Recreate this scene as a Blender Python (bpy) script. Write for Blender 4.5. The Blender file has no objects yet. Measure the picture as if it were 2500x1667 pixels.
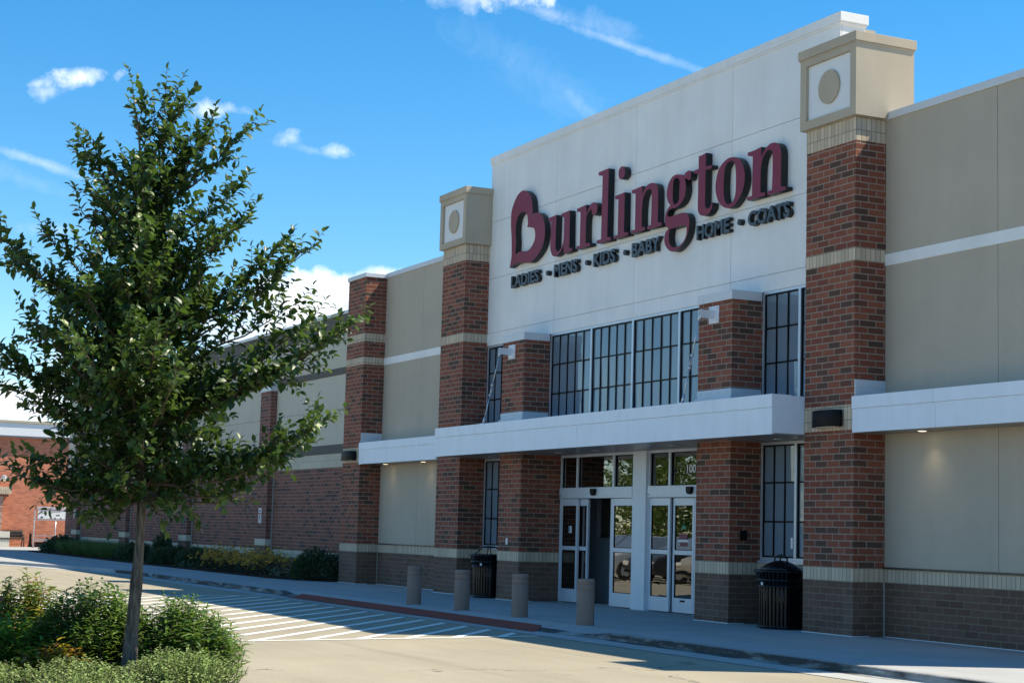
import bpy, bmesh, math, random
import numpy as np
from mathutils import Vector, Matrix
rad = math.radians
scene = bpy.context.scene
COL = scene.collection
random.seed(7)
RNG = np.random.default_rng(11)

# ------------------------------------------------------------------ camera
CAM = Vector((22.78887, -16.19009, 1.40342))
RIGHT = Vector((0.43796556, 0.89857104, 0.02750014))
FWD = Vector((-0.89489476, 0.43284847, 0.10865344))
UP = RIGHT.cross(FWD)
cd = bpy.data.cameras.new('camera')
cam = bpy.data.objects.new('camera', cd)
COL.objects.link(cam)
m = Matrix((RIGHT, UP, -FWD)).transposed().to_4x4()
m.translation = CAM
cam.matrix_world = m
cd.sensor_width = 36.0
cd.lens = 4267.92 / 2500 * 36.0
cd.clip_start = 0.1
cd.clip_end = 3000
scene.camera = cam

# ------------------------------------------------------------------ light
SUN_DIR = Vector((0.27, 0.70, 1.0)).normalized()
SUN_EL = math.asin(SUN_DIR.z)
SUN_AZ = math.atan2(SUN_DIR.x, SUN_DIR.y)
sd = bpy.data.lights.new('sun', 'SUN')
sd.energy = 4.65
sd.angle = rad(0.5)
sd.color = (1.0, 0.91, 0.74)
sun = bpy.data.objects.new('sun', sd)
COL.objects.link(sun)
sun.rotation_euler = (-SUN_DIR).to_track_quat('-Z', 'Y').to_euler()
sun.location = (0, 0, 60)
scene.view_settings.view_transform = 'Standard'
scene.view_settings.look = 'None'
scene.view_settings.gamma = 1.0
scene.view_settings.exposure = 0.80

# ---- world: physical sky, with the day's clouds and contrails
world = bpy.data.worlds.new('World')
scene.world = world
world.use_nodes = True
wt = world.node_tree
wt.nodes.clear()
def wn(t, **kw):
    n = wt.nodes.new(t)
    for k, v in kw.items():
        setattr(n, k, v)
    return n
def wmath(op, a, b=None, c=None, clamp=False):
    n = wn('ShaderNodeMath', operation=op, use_clamp=clamp)
    for i, v in enumerate((a, b, c)):
        if v is None:
            continue
        if isinstance(v, (int, float)):
            n.inputs[i].default_value = v
        else:
            wt.links.new(v, n.inputs[i])
    return n.outputs[0]
tc = wn('ShaderNodeTexCoord')
DIR = tc.outputs['Generated']
sky = wn('ShaderNodeTexSky', sky_type='NISHITA')
sky.sun_disc = False
sky.sun_elevation = SUN_EL
sky.sun_rotation = SUN_AZ
sky.altitude = 900
sky.air_density = 1.0
sky.dust_density = 0.08
sky.ozone_density = 2.2
hsv = wn('ShaderNodeHueSaturation')
hsv.inputs['Hue'].default_value = 0.494
hsv.inputs['Saturation'].default_value = 1.40
hsv.inputs['Value'].default_value = 0.74
wt.links.new(sky.outputs[0], hsv.inputs['Color'])
def wnoise(scale, detail, rough, off=0.0, dist=0.0):
    n = wn('ShaderNodeTexNoise')
    n.inputs['Scale'].default_value = scale
    n.inputs['Detail'].default_value = detail
    n.inputs['Roughness'].default_value = rough
    n.inputs['Distortion'].default_value = dist
    mp = wn('ShaderNodeVectorMath', operation='ADD')
    wt.links.new(DIR, mp.inputs[0])
    mp.inputs[1].default_value = (off, off * 0.7, off * 1.3)
    wt.links.new(mp.outputs[0], n.inputs['Vector'])
    return n.outputs['Fac']
N_PUFF = wnoise(62, 8, 0.60, 3.1, 0.3)
N_FINE = wnoise(30, 8, 0.62, 1.7, 0.2)
N_WISP = wnoise(34, 8, 0.66, 5.3, 1.2)
def dirvec(px, py):
    return (FWD * 4267.92 + RIGHT * (px - 1250) - UP * (py - 833.5)).normalized()
def cloud(px, py, rx, ry, rot=0.0, dens=1.0, soft=0.6, noise=1.2, which=None):
    """an elliptical cloud at a fixed direction of the sky (angles in pixels of the photo's scale)"""
    c = dirvec(px, py)
    e1 = (RIGHT * math.cos(rot) + UP * math.sin(rot))
    e1 = (e1 - c * e1.dot(c)).normalized()
    e2 = c.cross(e1)
    out = []
    for e, r in ((e1, rx), (e2, ry)):
        d = wn('ShaderNodeVectorMath', operation='DOT_PRODUCT')
        wt.links.new(DIR, d.inputs[0])
        d.inputs[1].default_value = e / (r / 4267.92)
        out.append(wmath('MULTIPLY', d.outputs['Value'], d.outputs['Value']))
    r2 = wmath('ADD', out[0], out[1])
    r1 = wmath('SQRT', r2)
    f = wmath('SUBTRACT', 1.0, r1)
    nz = wmath('SUBTRACT', which if which is not None else N_PUFF, 0.5)
    f = wmath('MULTIPLY_ADD', nz, noise * 2.0, f)
    f = wmath('DIVIDE', f, soft, clamp=True)
    f = wmath('SMOOTH_MIN', f, 1.0, 0.1)
    d = wn('ShaderNodeVectorMath', operation='DOT_PRODUCT')      # only on this side of the sky
    wt.links.new(DIR, d.inputs[0])
    d.inputs[1].default_value = c
    side = wmath('GREATER_THAN', d.outputs['Value'], 0.7)
    return wmath('MULTIPLY', wmath('MULTIPLY', f, dens), side, clamp=True)
CLOUDS = [
    (1275, -12, 120, 40, 0.0, 1.0, 1.0, 1.5, N_PUFF), (1160, -8, 190, 34, -0.05, .55, 1.5, 1.6, N_WISP), (1330, 30, 130, 22, -.3, .35, 1.5, 1.5, N_WISP),
    (1540, 115, 250, 15, -0.33, .40, 1.3, 1.0, N_WISP), (1440, 60, 170, 34, -0.35, .22, 1.8, 1.6, N_WISP),
    (185, 192, 100, 26, 0.12, 1.0, 1.05, 1.1, N_PUFF), (115, 226, 66, 24, 0.3, .55, 1.5, 1.6, N_PUFF),
    (535, 270, 88, 24, 0.10, .75, 1.4, 1.5, N_PUFF), (694, 344, 38, 22, .3, .6, 1.4, 1.3, N_PUFF), (824, 373, 42, 20, 0, .66, 1.4, 1.3, N_PUFF),
    (760, 366, 60, 12, -.2, .22, 1.4, 1.4, N_WISP),
    (800, 755, 240, 100, 0.12, 1.0, .28, .7, N_FINE), (610, 810, 170, 80, 0.0, .7, .7, 1.1, N_FINE), (905, 695, 90, 44, .2, .9, .8, 1.1, N_PUFF), (720, 705, 110, 48, .1, 1.0, .4, .8, N_PUFF),
    (20, 985, 150, 52, 0.05, .95, .7, 1.2, N_FINE), (150, 1010, 110, 50, -.3, .6, 1.2, 1.4, N_PUFF), (150, 880, 62, 36, 0, .55, 1.3, 1.4, N_PUFF),
    (100, 398, 190, 15, -0.33, .42, 1.3, .9, N_WISP), (60, 440, 160, 26, -0.3, .16, 1.6, 1.4, N_WISP),
    (140, 560, 80, 24, 0, .28, 1.5, 1.4, N_WISP), (1430, 265, 120, 22, -0.75, .20, 1.6, 1.4, N_WISP), (1330, 190, 260, 60, -.5, .10, 1.8, 1.6, N_WISP),
]
mask = None
for a in CLOUDS:
    k = cloud(a[0], a[1], a[2], a[3], a[4], a[5], a[6], a[7], a[8])
    mask = k if mask is None else wmath('MAXIMUM', mask, k)
# scattered cumulus on the rest of the sky (seen only in reflections)
cg = wnoise(2.3, 6, 0.6, 9.0)
sep = wn('ShaderNodeSeparateXYZ'); wt.links.new(DIR, sep.inputs[0])
back = wmath('LESS_THAN', sep.outputs['Y'], -0.05)
gen = wmath('MULTIPLY', wmath('MULTIPLY', wmath('SUBTRACT', cg, 0.55), 6.0, clamp=True), back, clamp=True)
mask = wmath('MAXIMUM', mask, wmath('MULTIPLY', gen, 0.7))
shade = wmath('MULTIPLY_ADD', N_FINE, 0.55, 0.72, clamp=False)
cc = wn('ShaderNodeMix', data_type='RGBA')
cc.inputs[6].default_value = (3.3, 4.0, 4.9, 1)
cc.inputs[7].default_value = (6.0, 6.15, 6.3, 1)
wt.links.new(wmath('MULTIPLY_ADD', wmath('SUBTRACT', N_PUFF, .36), 3.2, 0.2, clamp=True), cc.inputs[0])
mx = wn('ShaderNodeMix', data_type='RGBA')
wt.links.new(mask, mx.inputs[0])
wt.links.new(hsv.outputs[0], mx.inputs[6])
wt.links.new(cc.outputs[2], mx.inputs[7])
bg = wn('ShaderNodeBackground')
wt.links.new(mx.outputs[2], bg.inputs['Color'])
bg.inputs['Strength'].default_value = 0.15
wo = wn('ShaderNodeOutputWorld')
wt.links.new(bg.outputs[0], wo.inputs['Surface'])

# ------------------------------------------------------------------ helpers
def link(o, parent=None):
    COL.objects.link(o)
    if parent is not None:
        o.parent = parent
    return o
def tag(o, label=None, cat=None, group=None, kind=None):
    if label: o['label'] = label
    if cat: o['category'] = cat
    if group: o['group'] = group
    if kind: o['kind'] = kind
    return o
def thing(name, label, cat, loc=(0, 0, 0), rz=0.0, group=None):
    o = bpy.data.objects.new(name, None)
    o.empty_display_size = 0.2
    COL.objects.link(o)
    o.location = loc
    o.rotation_euler = (0, 0, rz)
    return tag(o, label, cat, group)
def dup(root, loc, rz=None, label=None, scale=None):
    r = root.copy(); COL.objects.link(r)
    r.location = loc
    if rz is not None: r.rotation_euler = (0, 0, rz)
    if scale is not None: r.scale = (scale,) * 3
    if label: r['label'] = label
    for ch in list(root.children):
        c = ch.copy(); COL.objects.link(c); c.parent = r
        for g in ch.children:
            d = g.copy(); COL.objects.link(d); d.parent = c
    return r
class MB:
    """collects shapes into one mesh"""
    def __init__(self):
        self.bm = bmesh.new(); self.mi = 0
    def _f(self, vs):
        try:
            f = self.bm.faces.new(vs); f.material_index = self.mi; return f
        except ValueError:
            return None
    def box(self, x0, x1, y0, y1, z0, z1, skip=''):
        v = [self.bm.verts.new(p) for p in ((x0, y0, z0), (x1, y0, z0), (x1, y1, z0), (x0, y1, z0), (x0, y0, z1), (x1, y0, z1), (x1, y1, z1), (x0, y1, z1))]
        for k, q in (('b', (0, 3, 2, 1)), ('t', (4, 5, 6, 7)), ('f', (0, 1, 5, 4)), ('r', (1, 2, 6, 5)), ('k', (2, 3, 7, 6)), ('l', (3, 0, 4, 7))):
            if k not in skip: self._f([v[i] for i in q])
        return self
    def prism(self, pts, axis, a0, a1, smooth=False):
        """pts: 2D outline, extruded along axis ('x': pts are (y,z); 'y': (x,z); 'z': (x,y))"""
        def P(p, a):
            return {'x': (a, p[0], p[1]), 'y': (p[0], a, p[1]), 'z': (p[0], p[1], a)}[axis]
        A = [self.bm.verts.new(P(p, a0)) for p in pts]
        B = [self.bm.verts.new(P(p, a1)) for p in pts]
        n = len(pts)
        self._f(A[::-1]); self._f(B)
        for i in range(n):
            f = self._f([A[i], A[(i + 1) % n], B[(i + 1) % n], B[i]])
            if f and smooth: f.smooth = True
        return self
    def tube(self, pts, r, n=10, cap=True, smooth=True):
        pts = [Vector(p) for p in pts]
        rs = r if isinstance(r, (list, tuple)) else [r] * len(pts)
        rings = []; up = Vector((0, 0, 1)); px = None
        for i, p in enumerate(pts):
            d = (pts[min(i + 1, len(pts) - 1)] - pts[max(i - 1, 0)])
            d = d.normalized() if d.length > 1e-9 else Vector((0, 0, 1))
            if px is None:
                a = d.cross(up if abs(d.z) < 0.95 else Vector((1, 0, 0))).normalized()
            else:
                a = (px - d * px.dot(d)).normalized()
            px = a; b = d.cross(a)
            rings.append([self.bm.verts.new(p + (a * math.cos(t) + b * math.sin(t)) * rs[i]) for t in [2 * math.pi * k / n for k in range(n)]])
        for i in range(len(rings) - 1):
            for k in range(n):
                f = self._f([rings[i][k], rings[i][(k + 1) % n], rings[i + 1][(k + 1) % n], rings[i + 1][k]])
                if f and smooth: f.smooth = True
        if cap:
            self._f(rings[0][::-1]); self._f(rings[-1])
        return self
    def lathe(self, prof, n=32, c=(0, 0, 0), smooth=True):
        rings = []
        for (r, z) in prof:
            rings.append([self.bm.verts.new((c[0] + r * math.cos(2 * math.pi * k / n), c[1] + r * math.sin(2 * math.pi * k / n), c[2] + z)) for k in range(n)])
        for i in range(len(rings) - 1):
            for k in range(n):
                f = self._f([rings[i][k], rings[i][(k + 1) % n], rings[i + 1][(k + 1) % n], rings[i + 1][k]])
                if f and smooth: f.smooth = True
        self._f(rings[0][::-1]); self._f(rings[-1])
        return self
    def quad(self, a, b, c, d):
        self._f([self.bm.verts.new(p) for p in (a, b, c, d)]); return self
    def build(self, name, mats, parent=None, bevel=0.0, seg=2, fix=True):
        if fix: bmesh.ops.recalc_face_normals(self.bm, faces=self.bm.faces[:])
        me = bpy.data.meshes.new(name)
        self.bm.to_mesh(me); self.bm.free()
        for mm in (mats if isinstance(mats, (list, tuple)) else [mats]): me.materials.append(mm)
        o = bpy.data.objects.new(name, me)
        link(o, parent)
        if bevel > 0:
            b = o.modifiers.new('bevel', 'BEVEL'); b.width = bevel; b.segments = seg; b.limit_method = 'ANGLE'; b.angle_limit = rad(35)
        return o
def struct(o):
    o['kind'] = 'structure'; return o

# ------------------------------------------------------------------ materials
class Mat:
    def __init__(self, name, base=(0.5, 0.5, 0.5), rough=0.8, metal=0.0, spec=0.5):
        self.m = bpy.data.materials.new(name); self.m.use_nodes = True
        self.t = self.m.node_tree
        self.b = self.t.nodes['Principled BSDF']
        self.b.inputs['Base Color'].default_value = (*base, 1)
        self.b.inputs['Roughness'].default_value = rough
        self.b.inputs['Metallic'].default_value = metal
        self.b.inputs['Specular IOR Level'].default_value = spec
    def n(self, t, **kw):
        n = self.t.nodes.new(t)
        for k, v in kw.items(): setattr(n, k, v)
        return n
    def l(self, a, b): self.t.links.new(a, b)
    def pos(self):
        if not hasattr(self, '_p'): self._p = self.n('ShaderNodeNewGeometry').outputs['Position']
        return self._p
    def noise(self, scale, detail=4, rough=0.55, stretch=None, dist=0.0):
        n = self.n('ShaderNodeTexNoise')
        n.inputs['Scale'].default_value = scale; n.inputs['Detail'].default_value = detail; n.inputs['Roughness'].default_value = rough
        n.inputs['Distortion'].default_value = dist
        if stretch:
            mp = self.n('ShaderNodeVectorMath', operation='MULTIPLY'); mp.inputs[1].default_value = stretch
            self.l(self.pos(), mp.inputs[0]); self.l(mp.outputs[0], n.inputs['Vector'])
        else:
            self.l(self.pos(), n.inputs['Vector'])
        return n.outputs['Fac']
    def ramp(self, fac, stops, interp='LINEAR'):
        r = self.n('ShaderNodeValToRGB'); r.color_ramp.interpolation = interp
        e = r.color_ramp.elements
        while len(e) < len(stops): e.new(0.5)
        for i, (p, c) in enumerate(stops):
            e[i].position = p; e[i].color = (*c, 1) if len(c) == 3 else c
        self.l(fac, r.inputs[0]); return r.outputs[0]
    def mix(self, fac, a, b, mode='MIX'):
        n = self.n('ShaderNodeMix', data_type='RGBA', blend_type=mode)
        for v, i in ((fac, 0), (a, 6), (b, 7)):
            if isinstance(v, (int, float)): n.inputs[i].default_value = v
            elif isinstance(v, tuple): n.inputs[i].default_value = (*v, 1)
            else: self.l(v, n.inputs[i])
        return n.outputs[2]
    def math(self, op, a, b=0.0, clamp=False):
        n = self.n('ShaderNodeMath', operation=op, use_clamp=clamp)
        for v, i in ((a, 0), (b, 1)):
            if isinstance(v, (int, float)): n.inputs[i].default_value = v
            else: self.l(v, n.inputs[i])
        return n.outputs[0]
    def color(self, c): self.l(c, self.b.inputs['Base Color'])
    def roughness(self, c): self.l(c, self.b.inputs['Roughness'])
    def bump(self, h, strength=0.3, dist=0.01):
        n = self.n('ShaderNodeBump'); n.inputs['Strength'].default_value = strength; n.inputs['Distance'].default_value = dist
        self.l(h, n.inputs['Height']); self.l(n.outputs[0], self.b.inputs['Normal'])
def brick_mat(name, colors, mortar, w=0.3048, h=0.1016, z0=1.016, msize=0.011, offset=0.5, rough=0.85, var=0.18, u0=0.0, bump=0.5, effl=0.16):
    M = Mat(name, rough=rough, spec=0.3)
    s = M.n('ShaderNodeSeparateXYZ'); M.l(M.pos(), s.inputs[0])
    u = M.math('ADD', M.math('ADD', s.outputs[0], s.outputs[1]), u0 + 300 * w)
    v = M.math('SUBTRACT', s.outputs[2], z0 - 100 * h)
    c = M.n('ShaderNodeCombineXYZ'); M.l(u, c.inputs[0]); M.l(v, c.inputs[1])
    b = M.n('ShaderNodeTexBrick'); b.offset = offset; b.squash = 1.0
    b.inputs['Color1'].default_value = (0, 0, 0, 1); b.inputs['Color2'].default_value = (1, 1, 1, 1); b.inputs['Mortar'].default_value = (0.5, 0.5, 0.5, 1)
    b.inputs['Scale'].default_value = 1.0; b.inputs['Mortar Size'].default_value = msize; b.inputs['Mortar Smooth'].default_value = 0.15
    b.inputs['Bias'].default_value = 0.0; b.inputs['Brick Width'].default_value = w; b.inputs['Row Height'].default_value = h
    M.l(c.outputs[0], b.inputs['Vector'])
    colr = M.ramp(b.outputs['Color'], colors, 'CONSTANT')
    nz = M.noise(30, 5, 0.6); big = M.noise(0.7, 3, 0.5)
    colr = M.mix(var, colr, M.ramp(nz, [(0.3, (0.55, 0.55, 0.55)), (0.7, (1.5, 1.45, 1.4))]), 'MULTIPLY')
    colr = M.mix(0.25, colr, M.ramp(big, [(0.3, (0.75, 0.75, 0.78)), (0.7, (1.2, 1.17, 1.12))]), 'MULTIPLY')
    mor = M.mix(0.4, mortar, M.ramp(M.noise(9, 4), [(0.3, (0.6, 0.6, 0.6)), (0.7, (1.25, 1.25, 1.25))]), 'MULTIPLY')
    fin = M.mix(b.outputs['Fac'], colr, mor)
    ef = M.math('MULTIPLY', M.math('SUBTRACT', M.noise(1.0, 7, 0.68, (1.5, 1.5, 0.8), 0.5), 0.56), 4.5, True)      # pale salt bloom
    fin = M.mix(M.math('MULTIPLY', ef, effl), fin, (0.36, 0.32, 0.28))
    sp = M.math('MULTIPLY', M.math('SUBTRACT', M.noise(1.0, 6, 0.65, (4.0, 4.0, 0.5)), M.math('ADD', M.math('MULTIPLY', s.outputs[2], 0.9), 0.42)), 3.0, True)
    fin = M.mix(M.math('MULTIPLY', sp, 0.45), fin, (0.045, 0.038, 0.032))
    M.color(fin)
    hgt = M.math('SUBTRACT', M.math('MULTIPLY', nz, 0.35), b.outputs['Fac'])
    M.bump(hgt, bump, 0.006)
    return M.m
RED = [(0.0, (0.092, 0.050, 0.035)), (0.10, (0.135, 0.055, 0.036)), (0.22, (0.212, 0.064, 0.037)), (0.45, (0.242, 0.076, 0.043)), (0.62, (0.182, 0.058, 0.035)), (0.76, (0.26, 0.088, 0.050)), (0.93, (0.110, 0.055, 0.038))]
m_brick = brick_mat('red_blend_brick', RED, (0.30, 0.235, 0.185), msize=0.009, var=0.3)
LBR = [(0.0, (0.085, 0.045, 0.037)), (0.12, (0.18, 0.070, 0.046)), (0.4, (0.225, 0.086, 0.056)), (0.7, (0.20, 0.076, 0.050)), (0.93, (0.10, 0.050, 0.040))]
m_brick_low = brick_mat('plum_brick', LBR, (0.26, 0.22, 0.20), msize=0.009)
FBR = [(0.0, (0.40, 0.145, 0.085)), (0.2, (0.52, 0.185, 0.105)), (0.6, (0.58, 0.21, 0.12)), (0.9, (0.44, 0.16, 0.095))]
m_brick_far = brick_mat('orange_brick', FBR, (0.52, 0.27, 0.18), w=0.22, h=0.0762, msize=0.006, z0=0.0)
PBR = [(0.0, (0.30, 0.17, 0.12)), (0.25, (0.42, 0.27, 0.20)), (0.6, (0.30, 0.13, 0.09)), (0.85, (0.45, 0.33, 0.26))]
m_brick_pier = brick_mat('mottled_pier_brick', PBR, (0.5, 0.42, 0.35), w=0.5, h=0.0762, msize=0.006, z0=0.0)
STN = [(0.0, (0.52, 0.42, 0.31)), (0.3, (0.60, 0.49, 0.365)), (0.6, (0.56, 0.455, 0.335)), (0.85, (0.47, 0.38, 0.28))]
m_soldier = brick_mat('buff_soldier_course', STN, (0.30, 0.25, 0.175), w=0.0925, h=0.2032, offset=0.0, msize=0.008, z0=0.8128, bump=0.5, var=0.12)
m_block = brick_mat('buff_block', [(0, (0.50, 0.46, 0.36)), (0.5, (0.55, 0.50, 0.39))], (0.33, 0.31, 0.26), w=0.6096, h=0.2032, msize=0.006, z0=0.8128, var=0.1)
m_block_wide = brick_mat('buff_block_band', [(0, (0.50, 0.46, 0.36)), (0.5, (0.55, 0.50, 0.39))], (0.33, 0.31, 0.26), w=0.6096, h=0.2, msize=0.006, z0=3.07, var=0.1)
BAS = [(0.0, (0.132, 0.078, 0.056)), (0.3, (0.158, 0.094, 0.068)), (0.7, (0.145, 0.086, 0.062)), (0.92, (0.115, 0.068, 0.050))]
m_base = brick_mat('brown_base_brick', BAS, (0.21, 0.165, 0.12), msize=0.008)

def stucco(name, base, stain=0.2, rough=0.9, grain=90, bumpd=0.003, streak=True):
    M = Mat(name, base, rough, spec=0.25)
    big = M.noise(0.8, 4, 0.6)
    c = M.mix(stain, base, M.ramp(big, [(0.3, (0.72, 0.72, 0.72)), (0.72, (1.22, 1.2, 1.17))]), 'MULTIPLY')
    if streak:
        st = M.noise(1.0, 5, 0.65, (3.2, 3.2, 0.28))
        c = M.mix(stain, c, M.ramp(st, [(0.35, (0.86, 0.85, 0.83)), (0.6, (1.05, 1.05, 1.05))]), 'MULTIPLY')
    g = M.noise(grain, 3, 0.6)
    c = M.mix(0.12, c, M.ramp(g, [(0.3, (0.6, 0.6, 0.6)), (0.7, (1.4, 1.4, 1.4))]), 'MULTIPLY')
    M.color(c); M.bump(g, 0.35, bumpd)
    return M.m
m_white_wall = stucco('white_stucco', (0.81, 0.81, 0.795), 0.22)
m_taupe = stucco('taupe_stucco', (0.47, 0.41, 0.325), 0.20)
m_beige = stucco('beige_stucco', (0.54, 0.50, 0.41), 0.18)
m_dkgrey = stucco('dark_grey_stucco', (0.125, 0.115, 0.10), 0.12)
m_cap_stucco = stucco('capital_stucco', (0.47, 0.40, 0.305), 0.26)
m_white_panel = stucco('white_panel_stucco', (0.74, 0.75, 0.75), 0.08, streak=False)
m_groove = Mat('joint_dark', (0.16, 0.15, 0.14), 0.9).m  # dark colour of the back sheet in panel joints, also of small sign print
m_joint_white = Mat('white_joint', (0.54, 0.55, 0.56), 0.9).m
m_sealant = Mat('sealant', (0.36, 0.34, 0.30), 0.7).m

def metal_paint(name, base, rough=0.38, metal=0.0, stain=0.12, spec=0.5):
    M = Mat(name, base, rough, metal, spec)
    st = M.noise(1.3, 5, 0.6, (2.5, 2.5, 0.7))
    M.color(M.mix(stain, base, M.ramp(st, [(0.3, (0.7, 0.7, 0.71)), (0.65, (1.08, 1.08, 1.08))]), 'MULTIPLY'))
    M.roughness(M.math('ADD', M.math('MULTIPLY', M.noise(6, 3), 0.2), rough - 0.1))
    return M.m
m_white_metal = metal_paint('white_metal_fascia', (0.74, 0.79, 0.86), 0.42, stain=0.22)
m_coping = metal_paint('coping_metal', (0.60, 0.62, 0.64), 0.45)
m_soffit = metal_paint('soffit_panel', (0.30, 0.29, 0.28), 0.32, 0.25)
m_alu = metal_paint('anodised_aluminium', (0.52, 0.56, 0.62), 0.32, 0.35)
m_alu_white = metal_paint('pale_door_frame', (0.58, 0.63, 0.70), 0.35, 0.15)
m_column = metal_paint('entrance_column_paint', (0.68, 0.72, 0.76), 0.5)
m_black = Mat('black_gasket', (0.005, 0.005, 0.006), 0.5, spec=0.15).m
m_blackmetal = metal_paint('black_powder_coat', (0.004, 0.0045, 0.006), 0.26, spec=0.35)
m_galv = metal_paint('galvanised_steel', (0.60, 0.63, 0.66), 0.35, 0.6)
m_darkbrown = Mat('dark_bronze', (0.035, 0.028, 0.024), 0.4).m
M = Mat('letter_red', (0.21, 0.012, 0.042), 0.5, spec=0.3)
M.color(M.mix(0.3, (0.21, 0.012, 0.042), M.ramp(M.noise(5, 4), [(0.3, (0.7, 0.7, 0.7)), (0.7, (1.2, 1.2, 1.2))]), 'MULTIPLY'))
m_red = M.m
m_letter_side = Mat('letter_return_black', (0.008, 0.010, 0.012), 0.45).m
m_tag_face = Mat('tagline_face', (0.028, 0.038, 0.052), 0.4).m
m_bollard = stucco('exposed_aggregate', (0.27, 0.195, 0.16), 0.25, 0.95, 130, 0.008, False)
m_plastic_w = Mat('white_plastic', (0.72, 0.73, 0.75), 0.4).m

def glass(name, tint=(0.012, 0.020, 0.030), ior=1.75, wob=0.0):
    M = Mat(name, tint, 0.03, spec=0.5); M.b.inputs['IOR'].default_value = ior
    if wob > 0:
        M.bump(M.noise(1.7, 2, 0.4), wob, 0.02)
    return M.m
m_win = glass('window_glass', (0.165, 0.215, 0.265), 1.6, 0.05)
def clear_glass(name, tint, wob=0.05):
    M = Mat(name); t = M.t; t.nodes.remove(M.b)
    fr = M.n('ShaderNodeFresnel'); fr.inputs['IOR'].default_value = 2.5
    gl = M.n('ShaderNodeBsdfGlossy'); gl.inputs['Roughness'].default_value = 0.0; gl.inputs['Color'].default_value = (0.95, 0.97, 1, 1)
    tr = M.n('ShaderNodeBsdfTransparent'); tr.inputs['Color'].default_value = (*tint, 1)
    bp = M.n('ShaderNodeBump'); bp.inputs['Strength'].default_value = wob; bp.inputs['Distance'].default_value = 0.02
    M.l(M.noise(2.2, 2, 0.4), bp.inputs['Height']); M.l(bp.outputs[0], gl.inputs['Normal'])
    mx_ = M.n('ShaderNodeMixShader')
    M.l(fr.outputs[0], mx_.inputs[0]); M.l(tr.outputs[0], mx_.inputs[1]); M.l(gl.outputs[0], mx_.inputs[2])
    M.l(mx_.outputs[0], t.nodes['Material Output'].inputs[0])
    return M.m
m_door_glass = clear_glass('door_glass', (0.35, 0.38, 0.40))

def leaf_mat(name, stops, rough=0.42, trans=0.32, tcol=(0.20, 0.34, 0.03), spec=0.45):
    M = Mat(name, (0.1, 0.1, 0.1), rough, spec=spec)
    g = M.n('ShaderNodeNewGeometry')
    c = M.ramp(g.outputs['Random Per Island'], stops)
    M.color(c)
    tr = M.n('ShaderNodeBsdfTranslucent')
    M.l(M.mix(0.55, c, tcol), tr.inputs['Color'])
    ms = M.n('ShaderNodeMixShader'); ms.inputs[0].default_value = trans
    M.l(M.b.outputs[0], ms.inputs[1]); M.l(tr.outputs[0], ms.inputs[2])
    M.l(ms.outputs[0], M.t.nodes['Material Output'].inputs[0])
    return M.m
m_leaf_tree = leaf_mat('tree_leaf', [(0, (0.018, 0.042, 0.014)), (0.55, (0.034, 0.074, 0.018)), (0.82, (0.075, 0.13, 0.025)), (1, (0.17, 0.23, 0.05))], 0.40, 0.27, (0.18, 0.32, 0.04))
m_leaf_far = leaf_mat('lot_tree_leaf', [(0, (0.05, 0.09, 0.015)), (0.6, (0.11, 0.17, 0.025)), (1, (0.20, 0.24, 0.04))], 0.5, 0.35)
m_leaf_lance = leaf_mat('lance_leaf', [(0, (0.045, 0.105, 0.020)), (0.5, (0.085, 0.18, 0.030)), (1, (0.21, 0.29, 0.07))], 0.36, 0.40, (0.28, 0.42, 0.06))
m_leaf_red = leaf_mat('red_tinged_leaf', [(0, (0.09, 0.16, 0.03)), (0.55, (0.17, 0.26, 0.045)), (0.78, (0.24, 0.26, 0.06)), (0.84, (0.36, 0.15, 0.07)), (1, (0.30, 0.09, 0.06))], 0.4, 0.46, (.4, .5, .06))
m_leaf_bright = leaf_mat('bright_green_leaf', [(0, (0.07, 0.16, 0.02)), (0.6, (0.13, 0.25, 0.03)), (1, (0.26, 0.40, 0.06))], 0.4, 0.48, (.35, .6, .05))
m_leaf_yellow = leaf_mat('yellow_orange_leaf', [(0, (0.16, 0.22, 0.02)), (0.35, (0.34, 0.34, 0.02)), (0.70, (0.48, 0.36, 0.03)), (0.90, (0.46, 0.20, 0.06)), (1, (0.38, 0.14, 0.07))], 0.42, 0.35, (0.6, 0.35, 0.03))
m_leaf_mint = leaf_mat('catmint_leaf', [(0, (0.14, 0.21, 0.06)), (0.5, (0.26, 0.36, 0.11)), (1, (0.42, 0.50, 0.20))], 0.6, 0.3, (0.3, 0.42, 0.1), 0.3)
m_leaf_dark = leaf_mat('dark_evergreen_leaf', [(0, (0.014, 0.030, 0.014)), (0.6, (0.024, 0.050, 0.020)), (1, (0.040, 0.075, 0.028))], 0.5, 0.12)
m_leaf_vari = leaf_mat('variegated_leaf', [(0, (0.06, 0.11, 0.04)), (0.5, (0.30, 0.36, 0.20)), (1, (0.50, 0.54, 0.36))], 0.5, 0.2)
m_petal = leaf_mat('yellow_petal', [(0, (0.55, 0.27, 0.01)), (1, (0.75, 0.42, 0.02))], 0.5, 0.2, (0.8, 0.5, 0.02))
m_grassy = leaf_mat('grass_blade', [(0, (0.05, 0.09, 0.025)), (1, (0.11, 0.17, 0.05))], 0.5, 0.25)
M = Mat('bark', (0.12, 0.095, 0.075), 0.9, spec=0.2)
nb = M.noise(1.0, 6, 0.65, (38, 38, 5), 0.6)
M.color(M.ramp(nb, [(0.3, (0.035, 0.028, 0.023)), (0.5, (0.11, 0.088, 0.070)), (0.72, (0.26, 0.22, 0.175))])); M.bump(nb, 0.9, 0.012)
m_bark = M.m
m_twig = Mat('twig', (0.085, 0.060, 0.042), 0.8).m
M = Mat('mulch', (0.03, 0.02, 0.015), 0.95, spec=0.1); nm = M.noise(35, 5, 0.7)
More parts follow.
